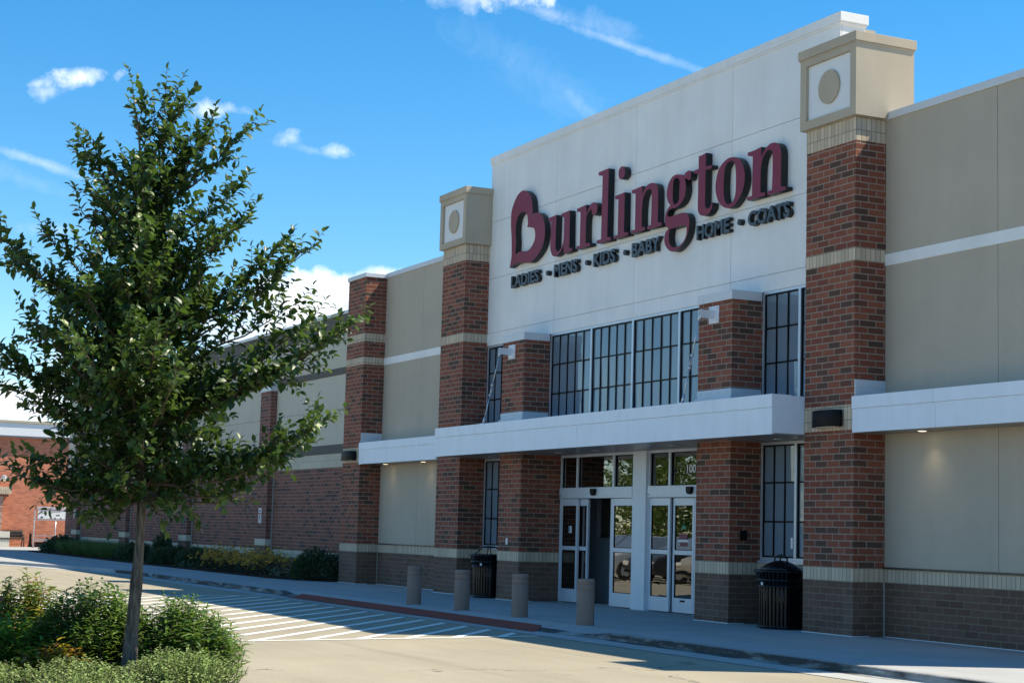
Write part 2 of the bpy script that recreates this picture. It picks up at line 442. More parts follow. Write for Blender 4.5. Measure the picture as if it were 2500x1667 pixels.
M.color(M.ramp(nm, [(0.3, (0.010, 0.007, 0.006)), (0.7, (0.055, 0.036, 0.025))])); M.bump(nm, 0.8, 0.03)
m_mulch = M.m

# ---- ground materials
def concrete(name, base, stain=0.35, scale=0.5, grain=60, tint2=(0.8, 0.78, 0.74), crack=False, joints=None):
    M = Mat(name, base, 0.88, spec=0.25)
    c = M.mix(stain, base, M.ramp(M.noise(scale, 6, 0.62), [(0.28, (0.62, 0.61, 0.58)), (0.5, (0.95, 0.95, 0.95)), (0.75, (1.25, 1.24, 1.22))]), 'MULTIPLY')
    c = M.mix(stain * 0.8, c, M.ramp(M.noise(1.0, 5, 0.6, (0.16, 1.3, 1)), [(0.35, (0.78, 0.77, 0.74)), (0.6, (1.08, 1.08, 1.08))]), 'MULTIPLY')
    g = M.noise(grain, 4, 0.7)
    c = M.mix(0.30, c, M.ramp(g, [(0.25, (0.55, 0.55, 0.55)), (0.75, (1.4, 1.4, 1.4))]), 'MULTIPLY')
    # small dark flecks of grit
    fl = M.ramp(M.noise(16, 2, 0.5), [(0.70, (1, 1, 1)), (0.76, (0.55, 0.52, 0.48))])
    c = M.mix(0.7, c, fl, 'MULTIPLY')
    if joints:
        s = M.n('ShaderNodeSeparateXYZ'); M.l(M.pos(), s.inputs[0])
        for ax, per, off in joints:
            a = M.math('MODULO', M.math('ADD', s.outputs[ax], 1000 * per + off), per)
            ln = M.math('LESS_THAN', a, 0.012)
            c = M.mix(M.math('MULTIPLY', ln, 0.55), c, (0.05, 0.048, 0.045))
    M.color(c); M.bump(g, 0.25, 0.004)
    return M
m_walk = concrete('sidewalk_concrete', (0.38, 0.38, 0.37), 0.3, 0.7, 70, joints=[(0, 1.83, 0.3)]).m
M = concrete('road_concrete', (0.345, 0.305, 0.225), 0.40, 0.28, 38)
base_r = M.b.inputs['Base Color'].links[0].from_socket
vo = M.n('ShaderNodeTexVoronoi', feature='DISTANCE_TO_EDGE'); vo.inputs['Scale'].default_value = 0.11
wv = M.n('ShaderNodeVectorMath', operation='ADD'); nz_ = M.n('ShaderNodeTexNoise'); nz_.inputs['Scale'].default_value = 1.1; nz_.inputs['Detail'].default_value = 7
M.l(M.pos(), nz_.inputs['Vector']); sc_ = M.n('ShaderNodeVectorMath', operation='SCALE'); sc_.inputs['Scale'].default_value = 1.6
M.l(nz_.outputs['Color'], sc_.inputs[0]); M.l(M.pos(), wv.inputs[0]); M.l(sc_.outputs[0], wv.inputs[1]); M.l(wv.outputs[0], vo.inputs['Vector'])
crk = M.math('MULTIPLY', M.math('LESS_THAN', vo.outputs['Distance'], 0.0022), M.math('GREATER_THAN', M.noise(0.5, 3), 0.47))
tyre = M.math('MULTIPLY', M.math('SUBTRACT', M.noise(1.0, 4, 0.6, (0.10, 1.7, 1)), 0.56), 5.0, True)
spot = M.math('MULTIPLY', M.math('SUBTRACT', M.noise(1.9, 5, 0.6), 0.66), 9.0, True)
base_r = M.mix(M.math('MULTIPLY', tyre, 0.30), base_r, (0.13, 0.115, 0.095))
base_r = M.mix(M.math('MULTIPLY', spot, 0.35), base_r, (0.10, 0.09, 0.075))
M.color(M.mix(M.math('MULTIPLY', crk, 0.55), base_r, (0.05, 0.045, 0.04)))
m_road = M.m
def curb_material():
    M = concrete('curb_concrete', (0.40, 0.40, 0.385), 0.4, 0.9, 60)
    base = M.b.inputs['Base Color'].links[0].from_socket
    s = M.n('ShaderNodeSeparateXYZ'); M.l(M.pos(), s.inputs[0])
    # grime that collects low on the kerb face and in the gutter pan
    nz = M.noise(1.0, 6, 0.65, (0.9, 3.0, 6.0))
    zz = M.math('MULTIPLY', M.math('SUBTRACT', s.outputs[2], 0.004), -60.0, True)
    y1 = M.math('GREATER_THAN', s.outputs[1], -3.80)
    gr = M.math('MULTIPLY', M.math('MULTIPLY', zz, y1), M.math('MULTIPLY', M.math('SUBTRACT', nz, 0.34), 5.5, True))
    M.color(M.mix(M.math('MULTIPLY', M.math('MULTIPLY', gr, M.math('MULTIPLY', M.math('SUBTRACT', M.noise(0.6, 4, 0.6), 0.30), 6.0, True)), 0.95), base, (0.045, 0.042, 0.038)))
    return M.m
m_curb = curb_material()
M = concrete('tactile_red', (0.27, 0.060, 0.038), 0.2, 1.0, 70); m_tactile = M.m
M = Mat('road_paint', (0.72, 0.71, 0.66), 0.7)
M.color(M.mix(M.ramp(M.noise(22, 5, 0.7), [(0.58, (0, 0, 0)), (0.75, (0.5, 0.5, 0.5))]), (0.80, 0.79, 0.74), (0.33, 0.30, 0.24)))
m_paint = M.m
# ================================================================== ground
def curb_y(x):
    if x > -27: return -3.6
    t = min(1.0, (-27 - x) / 26.0)
    return -3.6 - 10.0 * t ** 1.7
def ramp(x):
    a = min(1.0, max(0.0, (x + 14.9) / 0.9)); b = min(1.0, max(0.0, (0.35 - x) / 0.9))
    return min(a, b)
mb = MB(); mb.quad((-900, -900, -0.135), (900, -900, -0.135), (900, 900, -0.135), (-900, 900, -0.135))
M = concrete('ground_asphalt', (0.16, 0.15, 0.125), 0.3, 0.1, 20)
struct(mb.build('ground', M.m))
mb = MB(); mb.quad((-140, -70, -0.11), (60, -70, -0.11), (60, 60, -0.11), (-140, 60, -0.11))
struct(mb.build('road', m_road))
xs = [-53 + 0.75 * i for i in range(int((60) / 0.75) + 1)] + [12, 20, 40]
xs = sorted(set(round(x, 3) for x in xs if x <= 7.5 or x in (12, 20, 40)) | {-14.9, -14.45, -14.0, -0.55, -0.1, 0.35})
walk = MB()
def row(x):
    zt = -0.085 * ramp(x); yc = curb_y(x)
    return [(x, 1.6, 0.0), (x, -2.3, 0.0), (x, -3.1, 0.0), (x, -3.28, zt * 0.35), (x, yc + 0.15, zt * 0.8)]
for i in range(len(xs) - 1):
    A, B = row(xs[i]), row(xs[i + 1])
    for k in range(4): walk.quad(A[k], A[k + 1], B[k + 1], B[k])
struct(walk.build('sidewalk', m_walk))
curb = MB()
def crow(x):
    zt = -0.085 * ramp(x); yc = curb_y(x)
    return [(x, yc + 0.15, zt * 0.8), (x, yc + 0.02, zt), (x, yc, zt - 0.012), (x, yc - 0.03, min(-0.092, zt - .013)), (x, yc - 0.62, -0.104)]
for i in range(len(xs) - 1):
    A, B = crow(xs[i]), crow(xs[i + 1])
    for k in range(4): curb.quad(A[k], A[k + 1], B[k + 1], B[k])
struct(curb.build('curb', m_curb))
# far sidewalk by the orange brick building
mb = MB(); mb.box(-70.0, -57.5, -14, 30, -0.2, 0.0); mb.box(-57.5, -53, -40, -13.2, -0.2, 0.0)
struct(mb.build('pavement', m_walk, bevel=0.02))
mb = MB(); mb.box(-57.6, -53.0, -7.5, 1.5, -0.12, 0.0)
struct(mb.build('path', m_walk))
# crossing hatch
hatch = MB(); Z = -0.1055
def xl(y): return -14.25 + 0.2 * (-4.2 - y)
def xr(y): return -0.68 + 0.2 * (-4.17 - y)
sl = 0.77
x0 = -1.49 + 0.88 * 9
while x0 > -23:
    # line: (x0 - t, -4.18 + ... ) heading away from the kerb: x increases as y falls
    pts = []
    y1 = -4.32; xa = x0
    # clip between borders for y from -4.32 to -14
    ys = np.linspace(-4.32, -14.5, 205)
    ins = [y for y in ys if xl(y) <= x0 + (-4.2 - y) / sl <= xr(y)]
    if len(ins) > 1:
        ya, yb = ins[0], ins[-1]
        if ya - yb > 0.1:
            w = 0.062 / math.sin(math.atan(sl))
            X = lambda y: x0 + (-4.2 - y) / sl
            hatch.quad((X(ya) - w, ya, Z), (X(ya) + w, ya, Z), (X(yb) + w, yb, Z), (X(yb) - w, yb, Z))
    x0 -= 0.885
hatch.quad((xr(-4.28) - .06, -4.28, Z + .001), (xr(-4.28) + .06, -4.28, Z + .001), (xr(-14.5) + .06, -14.5, Z + .001), (xr(-14.5) - .06, -14.5, Z + .001))
hatch.quad((xl(-4.28) - .06, -4.28, Z + .001), (xl(-4.28) + .06, -4.28, Z + .001), (xl(-14.5) + .06, -14.5, Z + .001), (xl(-14.5) - .06, -14.5, Z + .001))
# a second painted crossing far away, in the sun
for k in range(5):
    hatch.quad((-55.6, -9.0 - k * .9, Z), (-55.6, -9.35 - k * .9, Z), (-52.5, -9.35 - k * .9, Z), (-52.5, -9.0 - k * .9, Z))
struct(hatch.build('crosswalk_marking', m_paint))
# red tactile strip set in the ramp
tac = MB()
def wz(x, y):
    R = row(x) + crow(x)[1:]
    for k in range(len(R) - 1):
        if R[k][1] >= y >= R[k + 1][1]:
            t = (R[k][1] - y) / max(1e-6, R[k][1] - R[k + 1][1]); return R[k][2] + t * (R[k + 1][2] - R[k][2])
    return -0.1
N = 60
for i in range(N):
    a, b = i / N, (i + 1) / N
    for (ya, yb) in ((-3.36, -3.45), (-3.45, -3.58), (-3.58, -3.635), (-3.635, -3.93)):
        def P(t, y):
            f = (y + 3.36) / (-0.57)
            xa = -13.95 + 0.70 * f; xb = -2.35 + 0.85 * f
            x = xa + (xb - xa) * t
            return (x, y, wz(x, y) + 0.006)
        tac.quad(P(a, ya), P(a, yb), P(b, yb), P(b, ya))
struct(tac.build('tactile_paving', m_tactile))
# planting bed by the low wing
mb = MB()
mb.prism([(-56.5, 0.6), (-56.5, -1.3), (-38, -1.3), (-23.2, -1.15), (-22.3, -0.95), (-21.4, -0.45), (-20.76, -0.05), (-20.76, 0.6)], 'z', 0.002, 0.05)
struct(mb.build('soil_bed', m_mulch, bevel=0.03))
# tree island
T0 = Vector((7.3, -12.4, 0)); WH = Vector((-0.90022437, 0.43542633, 0)); RH = Vector((0.43542633, 0.90022437, 0))
def TP(s, z, d=0.0): return T0 + RH * s + WH * d + Vector((0, 0, z))
isl = []
for k in range(40):
    t = 2 * math.pi * k / 40; ct, st = math.cos(t), math.sin(t)
    e = lambda v: math.copysign(abs(v) ** 0.5, v)
    s = -2.6 + 3.62 * e(ct); d = -1.6 + 3.5 * e(st)
    p = TP(s, 0, d); isl.append((p.x, p.y))
mb = MB(); mb.prism(isl, 'z', -0.12, 0.01); struct(mb.build('island_curb', m_curb, bevel=0.02))
c0 = TP(-2.6, 0, -1.6)
mb = MB(); mb.prism([(c0.x + (x - c0.x) * .955, c0.y + (y - c0.y) * .955) for x, y in isl], 'z', 0.0, 0.03); struct(mb.build('island_soil', m_mulch))

# ================================================================== store building
store = thing('store_building', 'shaded brick and white stucco store front with entrance canopy and big sign wall', 'store', (-6.6, 0.6, 0))
def SB(mb, name, mats, parent=None, bevel=0.0, seg=2):
    """child of the store, geometry given in world coordinates"""
    o = mb.build(name, mats, parent or store, bevel, seg)
    if parent is None or parent == store: o.matrix_parent_inverse = Matrix.Translation((6.6, -0.6, 0))
    return o
GAP = 0.010
def panelled(mb, x0, x1, z0, z1, y0, thick, vx, hz, mi_panel=0, mi_back=1, holes=()):
    """a wall of flat panels with fine open joints over a recessed back sheet"""
    X = [x0] + sorted(v for v in vx if x0 < v < x1) + [x1]
    Zs = [z0] + sorted(h for h in hz if z0 < h < z1) + [z1]
    for i in range(len(X) - 1):
        for k in range(len(Zs) - 1):
            xa = X[i] + (GAP / 2 if i else 0); xb = X[i + 1] - (GAP / 2 if i < len(X) - 2 else 0)
            za = Zs[k] + (GAP / 2 if k else 0); zb = Zs[k + 1] - (GAP / 2 if k < len(Zs) - 2 else 0)
            mb.mi = mi_panel; mb.box(xa, xb, y0, y0 + 0.03, za, zb)
    mb.mi = mi_back; mb.box(x0 + .006, x1 - .006, y0 + 0.022, y0 + 0.045, z0 + .003, z1 - .003)
    mb.mi = mi_panel; mb.box(x0, x1, y0 + 0.04, y0 + thick, z0, z1)
    return mb
# --- white sign wall
mb = MB(); panelled(mb, -13.225, 0.05, 5.62, 9.84, 0.60, 0.5, (-9.93, -6.55, -3.12), (5.90, 7.15, 8.46))
wall = SB(mb, 'sign_wall', [m_white_wall, m_joint_white])
mb = MB(); mb.box(-13.27, 0.095, 0.57, 1.14, 9.84, 10.0); mb.box(-13.25, 0.075, 0.58, 1.12, 9.80, 9.84)
SB(mb, 'coping', m_white_wall, wall, 0.008)
# --- body behind
mb = MB(); mb.box(-19.4, 7.5, 1.35, 40, 0, 7.3, 'f'); mb.box(-19.4, -13.1, 0.9, 1.35, 3.2, 7.3); mb.box(0.0, 7.5, 0.9, 1.35, 0, 7.3)
mb.box(-13.1, 0.0, 1.1, 1.35, 3.3, 9.8); mb.box(7.2, 7.53, 0.6, 40, 0, 8.0)
SB(mb, 'rear_wall', m_taupe)
# --- stucco side walls
def side_wall(x0, x1, joint, name='stucco_wall'):
    mb = MB()
    panelled(mb, x0, x1, 1.045, 5.645, 0.58, 0.35, (joint,), (3.30,))
    panelled(mb, x0, x1, 5.825, 7.93, 0.58, 0.35, (joint,), ())
    w = SB(mb, name, [m_taupe, m_groove])
    mb = MB(); mb.box(x0, x1, 0.55, 0.95, 7.93, 8.05); SB(mb, 'coping', m_coping, w, 0.006)
    mb = MB(); mb.box(x0, x1, 0.565, 0.75, 5.645, 5.825); SB(mb, 'trim_band', m_white_wall, w)
    mb = MB(); mb.box(x0, x1, 0.545, 0.75, 1.02, 1.045); SB(mb, 'sill', m_darkbrown, w)
    mb = MB(); mb.box(x0, x1, 0.572, 0.93, 0.8128, 1.02); SB(mb, 'stone_band', m_soldier, w)
    mb = MB(); mb.box(x0, x1, 0.575, 0.93, 0, 0.8128); SB(mb, 'base', m_base, w)
    return w
side_wall(1.28, 6.26, 3.80)
side_wall(-19.48, -14.5, -17.0)
for a in (1.284, -19.476):
    mb = MB(); mb.box(a, a + .018, 0.558, 0.5745, 0, 0.8128); SB(mb, 'control_joint', m_sealant)
# --- pillars
def pillar(x0, x1, bands, top, box_cap):
    segs = []
    zc = 0.8128
    mb = MB(); z = 1.016
    bl = sorted(bands)
    for (a, b) in bl[1:]:
        mb.box(x0, x1, 0, 0.62, z, a); z = b
    if z < top: mb.box(x0, x1, 0, 0.62, z, top)
    p = SB(mb, 'pillar', m_brick)
    mb = MB(); mb.box(x0, x1, 0, 0.62, 0, 0.8128); SB(mb, 'base', m_base, p)
    for (a, b) in bl:
        mb = MB(); mb.box(x0 - .003, x1 + .003, -0.003, 0.623, a, b); SB(mb, 'stone_band', m_soldier, p)
    if box_cap:
        mb = MB()
        bx0, bx1 = x0 - 0.10, x1 + 0.085
        # square frame round a sunk panel
        a0, a1, c0_, c1 = bx0 + .16, bx1 - .15, 8.08, 8.975
        mb.box(bx0, a0, -0.07, 1.05, 7.94, 9.10); mb.box(a1, bx1, -0.07, 1.05, 7.94, 9.10)
        mb.box(a0, a1, -0.07, 1.05, 7.94, c0_); mb.box(a0, a1, -0.07, 1.05, c1, 9.10); mb.box(a0, a1, -0.012, 1.05, c0_, c1)
        SB(mb, 'capital', m_cap_stucco, p)
        mb = MB(); mb.box(bx0 - .03, bx1 + .03, -.10, 1.08, 9.10, 9.25); mb.box(bx0 - .012, bx1 + .012, -.082, 1.062, 9.075, 9.10)
        SB(mb, 'capital_top', m_cap_stucco, p, 0.006)
        mb = MB(); mb.box(a0 + .004, a1 - .004, -0.025, -0.013, c0_ + .004, c1 - .004); SB(mb, 'capital_panel', m_white_panel, p)
        mb = MB(); cx_, cz_ = (a0 + a1) / 2, (c0_ + c1) / 2
        mb.prism([(cx_ + .27 * math.cos(t), cz_ + .27 * math.sin(t)) for t in np.linspace(0, 2 * math.pi, 49)[:-1]], 'y', -0.06, -0.025)
        SB(mb, 'capital_disc', m_cap_stucco, p, 0.004)
    else:
        mb = MB(); mb.box(x0 - .035, x1 + .035, -0.035, 0.66, top, top + .11); SB(mb, 'coping', m_coping, p, 0.006)
    return p
B_ = [(0.8128, 1.016), (3.10, 3.485), (5.685, 5.88), (7.56, 7.94)]
pillar(0.0, 1.28, B_, 7.94, True)
pillar(-14.5, -13.22, B_, 7.94, True)
B2 = [(0.8128, 1.016), (3.10, 3.485), (5.64, 5.83), (6.24, 6.45)]
pillar(-20.75, -19.48, B2, 7.92, False)
pillar(6.26, 7.53, B2, 7.92, False)
# --- brick piers flanking the doors
def pier(x0, x1):
    mb = MB(); mb.box(x0, x1, 0, 0.95, 1.016, 3.05); mb.box(x0, x1, 0, 0.72, 3.05, 5.46)
    p = SB(mb, 'brick_pier', m_brick)
    mb = MB(); mb.box(x0 - .003, x1 + .003, -.003, .953, .8128, 1.016); SB(mb, 'stone_band', m_soldier, p)
    mb = MB(); mb.box(x0, x1, 0, .95, 0, .8128); SB(mb, 'base', m_base, p)
    mb = MB(); mb.box(x0 - .02, x1 + .02, -.02, .598, 5.46, 5.62); SB(mb, 'coping', m_coping, p, .005)
    mb = MB(); mb.box(x0 - .04, x1 + .04, -.04, .60, 3.68, 3.80); mb.box(x0 - .012, x1 + .012, -.012, .60, 3.80, 3.94)
    for k in range(4): 
        xx = x0 + .1 + k * (x1 - x0 - .2) / 3; mb.box(xx - .012, xx + .012, -.02, -.012, 3.86, 3.885)
    SB(mb, 'flashing', m_coping, p, .004)
    return p
q1 = pier(-3.18, -2.12)
q2 = pier(-11.12, -10.08)
mb = MB(); mb.box(-10.69, -10.61, -.02, .0, 1.16, 1.29); SB(mb, 'outlet_cover', m_plastic_w, q2, .004)
mb = MB(); mb.box(-2.12, -2.07, .21, .33, 1.39, 1.55); SB(mb, 'call_box', m_black, q1, .006)
m_bed = Mat('bedding_mortar', (.62, .64, .66), .8).m
for (a, b) in ((0, 1.28), (-14.5, -13.22), (-20.75, -19.48), (-3.18, -2.12), (-11.12, -10.08)):
    mb = MB(); mb.box(a - .012, b + .012, -.014, .3, .0005, .014); SB(mb, 'bedding_mortar', m_bed)
for (a, b) in ((1.30, 6.25), (-19.46, -14.52)):
    mb = MB(); mb.box(a, b, .558, .60, .0005, .012); SB(mb, 'bedding_mortar', m_bed)
# --- canopies
def canopy(x0, x1, yf, yb, z0, zt, zm, seams, lowseams, fl=(), left_end=True, right_end=True):
    mb = MB(); mb.box(x0, x1, yf, yb, z0 + .02, zt - .012)
    c = SB(mb, 'canopy', m_white_metal)
    mb = MB()                                   # lower fascia skins
    X = [x0 - .012] + list(lowseams) + [x1 + .0]
    for i in range(len(X) - 1):
        mb.box(X[i] + (.003 if i else 0), X[i + 1] - .003, yf - .012, yf + .03, z0, zm - .006)
    SB(mb, 'fascia', m_white_metal, c)
    mb = MB()
    X = [x0 - .02] + list(seams) + [x1 + .004]
    for i in range(len(X) - 1):
        a = X[i] + (.004 if i else 0); b = X[i + 1] - (.004 if i < len(X) - 2 else 0)
        mb.box(a, b, yf - .022, yf + .35, zm, zt)
    SB(mb, 'fascia_cap', m_white_metal, c, .003)
    mb = MB()
    n = max(1, int(round((x1 - x0) / 1.5)))
    for i in range(n):
        a = x0 + (x1 - x0) * i / n + .004; b = x0 + (x1 - x0) * (i + 1) / n - .004
        mb.box(a, b, yf + .035, yb, z0 + .004, z0 + .02)
    SB(mb, 'soffit', m_soffit, c)
    return c
big = canopy(-13.215, -0.005, -0.6, 1.02, 3.05, 3.68, 3.47, (-11.09, -7.95, -4.82, -1.68), (-12.71, -6.5, -0.65))
sm_l = canopy(-19.475, -14.505, -0.02, 0.575, 3.05, 3.60, 3.41, (-17.63,), (-17.6,))
sm_r = canopy(1.285, 6.255, -0.02, 0.575, 3.05, 3.60, 3.41, (3.15,), (3.2,))
for xx, c_ in ((1.28, sm_r), (-19.48, sm_l)):
    mb = MB(); mb.box(xx, xx + .02, 0.0, .575, 3.60, 3.86); mb.box(xx + .02, xx + .026, 0.0, .575, 3.66, 3.672); mb.box(xx + .02, xx + .026, 0.0, .575, 3.75, 3.76)
    SB(mb, 'flashing', m_coping, c_, .003)
# recessed lamps in the soffits
M = Mat('lamp_lens_lit', (1, .9, .7)); M.b.inputs['Emission Color'].default_value = (1, .80, .50, 1); M.b.inputs['Emission Strength'].default_value = 3.0
m_lens = M.m
M = Mat('lamp_lens', (.75, .72, .66), .3); m_lens_off = M.m
def downlight(x, y, par, lit):
    mb = MB(); mb.lathe([(0.085, 0.0), (0.085, -0.008), (0.062, -0.010)], 24, (x, y, 3.052)); 
    d = SB(mb, 'downlight', m_plastic_w, par)
    d.data.materials.append(m_lens if lit else m_lens_off)
    for p in d.data.polygons:
        if p.normal.z < -0.9 and abs(p.center.z - 3.042) < .002 and len(p.vertices) > 5: p.material_index = 1
    if lit:
        L = bpy.data.lights.new('downlight_beam', 'SPOT'); L.energy = .75 * lit; L.color = (1.0, .86, .56); L.spot_size = rad(105); L.spot_blend = 1.0; L.shadow_soft_size = .04
        lo = bpy.data.objects.new('downlight_beam', L); COL.objects.link(lo); lo.location = (x, y, 3.03)
        lo.rotation_euler = (0, 0, 0)
for x in (2.45, 4.9): downlight(x, .34, sm_r, 6)
for x in (-18.6, -16.16): downlight(x, .36, sm_l, 2.5)
for x in (-12.1, -8.9, -7.35, -5.65, -4.4, -1.1): downlight(x, .27, big, 0)
# tie rods from the piers down to the canopy
def tie(xb, xrod):
    mb = MB(); mb.box(xb - .155, xb + .155, -.016, 0, 5.09, 5.39)
    for sx in (-.11, .11):
        for sz in (5.13, 5.35): mb.prism([(xb + sx + .018 * math.cos(t), sz + .018 * math.sin(t)) for t in np.linspace(0, 2 * math.pi, 7)[:-1]], 'y', -.036, -.016)
    mb.box(xb - .05, xb - .035, -.30, -.016, 5.17, 5.31); mb.box(xb + .0, xb + .015, -.30, -.016, 5.17, 5.31)
    SB(mb, 'wall_bracket', m_plastic_w, big, .003)
    mb = MB(); A = Vector((xb - .02, -.27, 5.24)); Bp = Vector((xrod, -.50, 3.70)); d = (Bp - A)
    mb.tube([A, A + d * .08], .03, 8); mb.tube([A + d * .08, A + d * .47], .011, 8); 
    off = Vector((.022, 0, 0))
    for sgn in (-1, 1): mb.tube([A + d * .47 + off * sgn, A + d * .61 + off * sgn], .007, 6)
    mb.tube([A + d * .455, A + d * .485], .030, 8); mb.tube([A + d * .595, A + d * .625], .030, 8)
    mb.tube([A + d * .61, A + d * .93], .011, 8); mb.tube([A + d * .92, Bp], .028, 8); mb.box(xrod - .05, xrod + .05, -.55, -.44, 3.68, 3.70)
    SB(mb, 'tie_rod', m_galv, big)
tie(-2.68, -2.87)
tie(-10.66, -10.94)
# --- windows
def window(x0, x1, z0, z1, hb, mulls, cols, y=0.62, sill=False):
    """aluminium frame, black gaskets and muntins, dark glass"""
    mb = MB()
    f = .05
    mb.box(x0, x0 + f, y, y + .10, z0, z1); mb.box(x1 - f, x1, y, y + .10, z0, z1)
    mb.box(x0 + f, x1 - f, y, y + .10, z1 - f, z1); mb.box(x0 + f, x1 - f, y, y + .10, z0, z0 + f)
    bays = []; a = x0 + f
    for mlt in mulls:
        mb.box(mlt - .032, mlt + .032, y - .008, y + .10, z0 + f, z1 - f); bays.append((a, mlt - .032)); a = mlt + .032
    bays.append((a, x1 - f))
    if sill: mb.box(x0, x1, y - .05, y, z0 - .045, z0 - .002)
    w = SB(mb, 'window', m_alu, None)
    g = MB()
    for (a, b), nc in zip(bays, cols):
        k = .028
        za, zb = z0 + f, z1 - f
        g.box(a, a + k, y + .012, y + .06, za, zb); g.box(b - k, b, y + .012, y + .06, za, zb)
        g.box(a + k, b - k, y + .012, y + .06, zb - k, zb); g.box(a + k, b - k, y + .012, y + .06, za, za + k)
        for i in range(1, nc):
            xx = a + (b - a) * i / nc; g.box(xx - .0135, xx + .0135, y + .015, y + .058, za + k, zb - k)
        for h in hb: g.box(a + k, b - k, y + .018, y + .055, h - .0135, h + .0135)
    SB(g, 'muntin', m_black, w)
    p = MB()
    rg = np.random.default_rng(int(abs(x0 * 100 + z0 * 10)))
    for (a, b), nc in zip(bays, cols):      # each light sits at its own slight angle in the putty
        hz_ = [z0 + f] + sorted(hb) + [z1 - f]
        for i in range(nc):
            for k in range(len(hz_) - 1):
                xa, xb = a + (b - a) * i / nc, a + (b - a) * (i + 1) / nc
                t1, t2 = rg.normal(0, .0022, 2)
                q = [(xa, y + .035 - t1 - t2, hz_[k]), (xb, y + .035 + t1 - t2, hz_[k]), (xb, y + .035 + t1 + t2, hz_[k + 1]), (xa, y + .035 - t1 + t2, hz_[k + 1])]
                p.quad(*q)
    SB(p, 'pane', m_win, w)
    return w
window(-10.08, -3.18, 3.55, 5.62, (4.95, 4.335), (-8.26, -6.575, -4.845), (5, 5, 5, 5))
window(-13.22, -11.12, 3.55, 5.62, (4.98, 4.38), (-12.14,), (3, 3))
window(-2.12, 0.0, 3.55, 5.62, (4.98, 4.38), (-1.03,), (3, 3))
window(-13.22, -11.12, 1.065, 3.045, (2.36, 1.71), (-12.14,), (3, 3), sill=True)
window(-2.12, 0.0, 1.065, 3.045, (2.36, 1.71), (-1.10,), (3, 3), sill=True)
for x0, x1 in ((-13.22, -11.12), (-2.12, 0.0)):
    mb = MB(); mb.box(x0, x1, .60, .9, 0, .8128); w_ = SB(mb, 'sill_wall', m_base)
    mb = MB(); mb.box(x0, x1, .597, .9, .8128, 1.02); SB(mb, 'stone_band', m_soldier, w_)
# notice on the right lower window
mb = MB(); mb.box(-1.20, -1.145, .60, .612, 1.27, 1.45); SB(mb, 'door_notice', m_plastic_w)
# --- entrance column and doors
mb = MB(); mb.box(-6.93, -6.42, .88, 1.15, 0, 3.052); SB(mb, 'entrance_column', m_column, None, .006)
YD = .95
def door_set(x0, x1, tmul, name):
    """header, transom lights and jambs"""
    mb = MB()
    mb.box(x0, x1, YD - .01, YD + .12, 3.0, 3.052); mb.box(x0, x0 + .045, YD - .01, YD + .12, 0, 3.0); mb.box(x1 - .045, x1, YD - .01, YD + .12, 0, 3.0)
    for t in tmul: mb.box(t - .033, t + .033, YD - .01, YD + .10, 2.37, 3.0)
    f = SB(mb, 'door_frame', m_alu_white, None)
    mb = MB(); mb.box(x0 + .045, x1 - .045, YD - .05, YD + .14, 2.15, 2.37); mb.box(x0 + .045, x1 - .045, YD - .056, YD - .05, 2.185, 2.345)
    SB(mb, 'door_header', m_alu_white, f, .004)
    mb = MB(); xa = x0 + .045
    g = MB()
    for t in list(tmul) + [x1 - .045 + .033]:
        b = t - .033
        g.box(xa, xa + .018, YD + .02, YD + .07, 2.37, 3.0); g.box(b - .018, b, YD + .02, YD + .07, 2.37, 3.0)
        g.box(xa + .018, b - .018, YD + .02, YD + .07, 2.37, 2.388); g.box(xa + .018, b - .018, YD + .02, YD + .07, 2.982, 3.0)
        mb.box(xa + .01, b - .01, YD + .04, YD + .048, 2.38, 2.99); xa = t + .033
    SB(mb, 'transom_glass', m_door_glass, f); SB(g, 'gasket', m_black, f)
    mb = MB(); c = (x0 + x1) / 2
    mb.prism([(c - .09, 2.34), (c + .09, 2.34), (c + .085, 2.24), (c + .03, 2.20), (c - .03, 2.20), (c - .085, 2.24)], 'y', YD - .12, YD - .056)
    SB(mb, 'motion_sensor', m_black, f, .012)
    mb = MB(); mb.box(x0 + .05, x0 + .13, YD - .058, YD - .056, 2.20, 2.215); SB(mb, 'header_label', m_black, f)
    return f
def leaf(x0, x1, y, stile=.07, decal=None):
    mb = MB(); d = .045
    mb.box(x0, x0 + stile, y, y + d, .02, 2.14); mb.box(x1 - stile, x1, y, y + d, .02, 2.14)
    for a, b in ((.02, .285), (1.085, 1.165), (2.0, 2.14)): mb.box(x0 + stile, x1 - stile, y, y + d, a, b)
    mb.box(x0 + stile, x1 - stile, y - .006, y, 1.095, 1.155)
    o = SB(mb, 'door_leaf', m_alu_white, None)
    g = MB()
    for a, b in ((.285, 1.085), (1.165, 2.0)):
        k = .014
        g.box(x0 + stile, x0 + stile + k, y + .006, y + .04, a, b); g.box(x1 - stile - k, x1 - stile, y + .006, y + .04, a, b)
        g.box(x0 + stile + k, x1 - stile - k, y + .006, y + .04, a, a + k); g.box(x0 + stile + k, x1 - stile - k, y + .006, y + .04, b - k, b)
    SB(g, 'gasket', m_black, o)
    p = MB()
    for a, b in ((.285, 1.085), (1.165, 2.0)): p.box(x0 + stile + .005, x1 - stile - .005, y + .018, y + .026, a + .004, b - .004)
    SB(p, 'glass', m_door_glass, o)
    return o
df1 = door_set(-10.08, -6.93, (-9.35, -7.81), 'a')
df2 = door_set(-6.42, -3.18, (-5.65, -4.0), 'b')
leaf(-10.035, -9.30, YD); leaf(-9.72, -8.97, YD + .065, .06)
leaf(-8.02, -7.27, YD + .065, .06); leaf(-7.72 - .12, -6.975, YD)
leaf(-6.375, -5.62, YD); l3 = leaf(-5.585, -4.835, YD + .0 + .05, .065)
leaf(-4.82, -4.07, YD + .05, .065); leaf(-3.98, -3.225, YD)
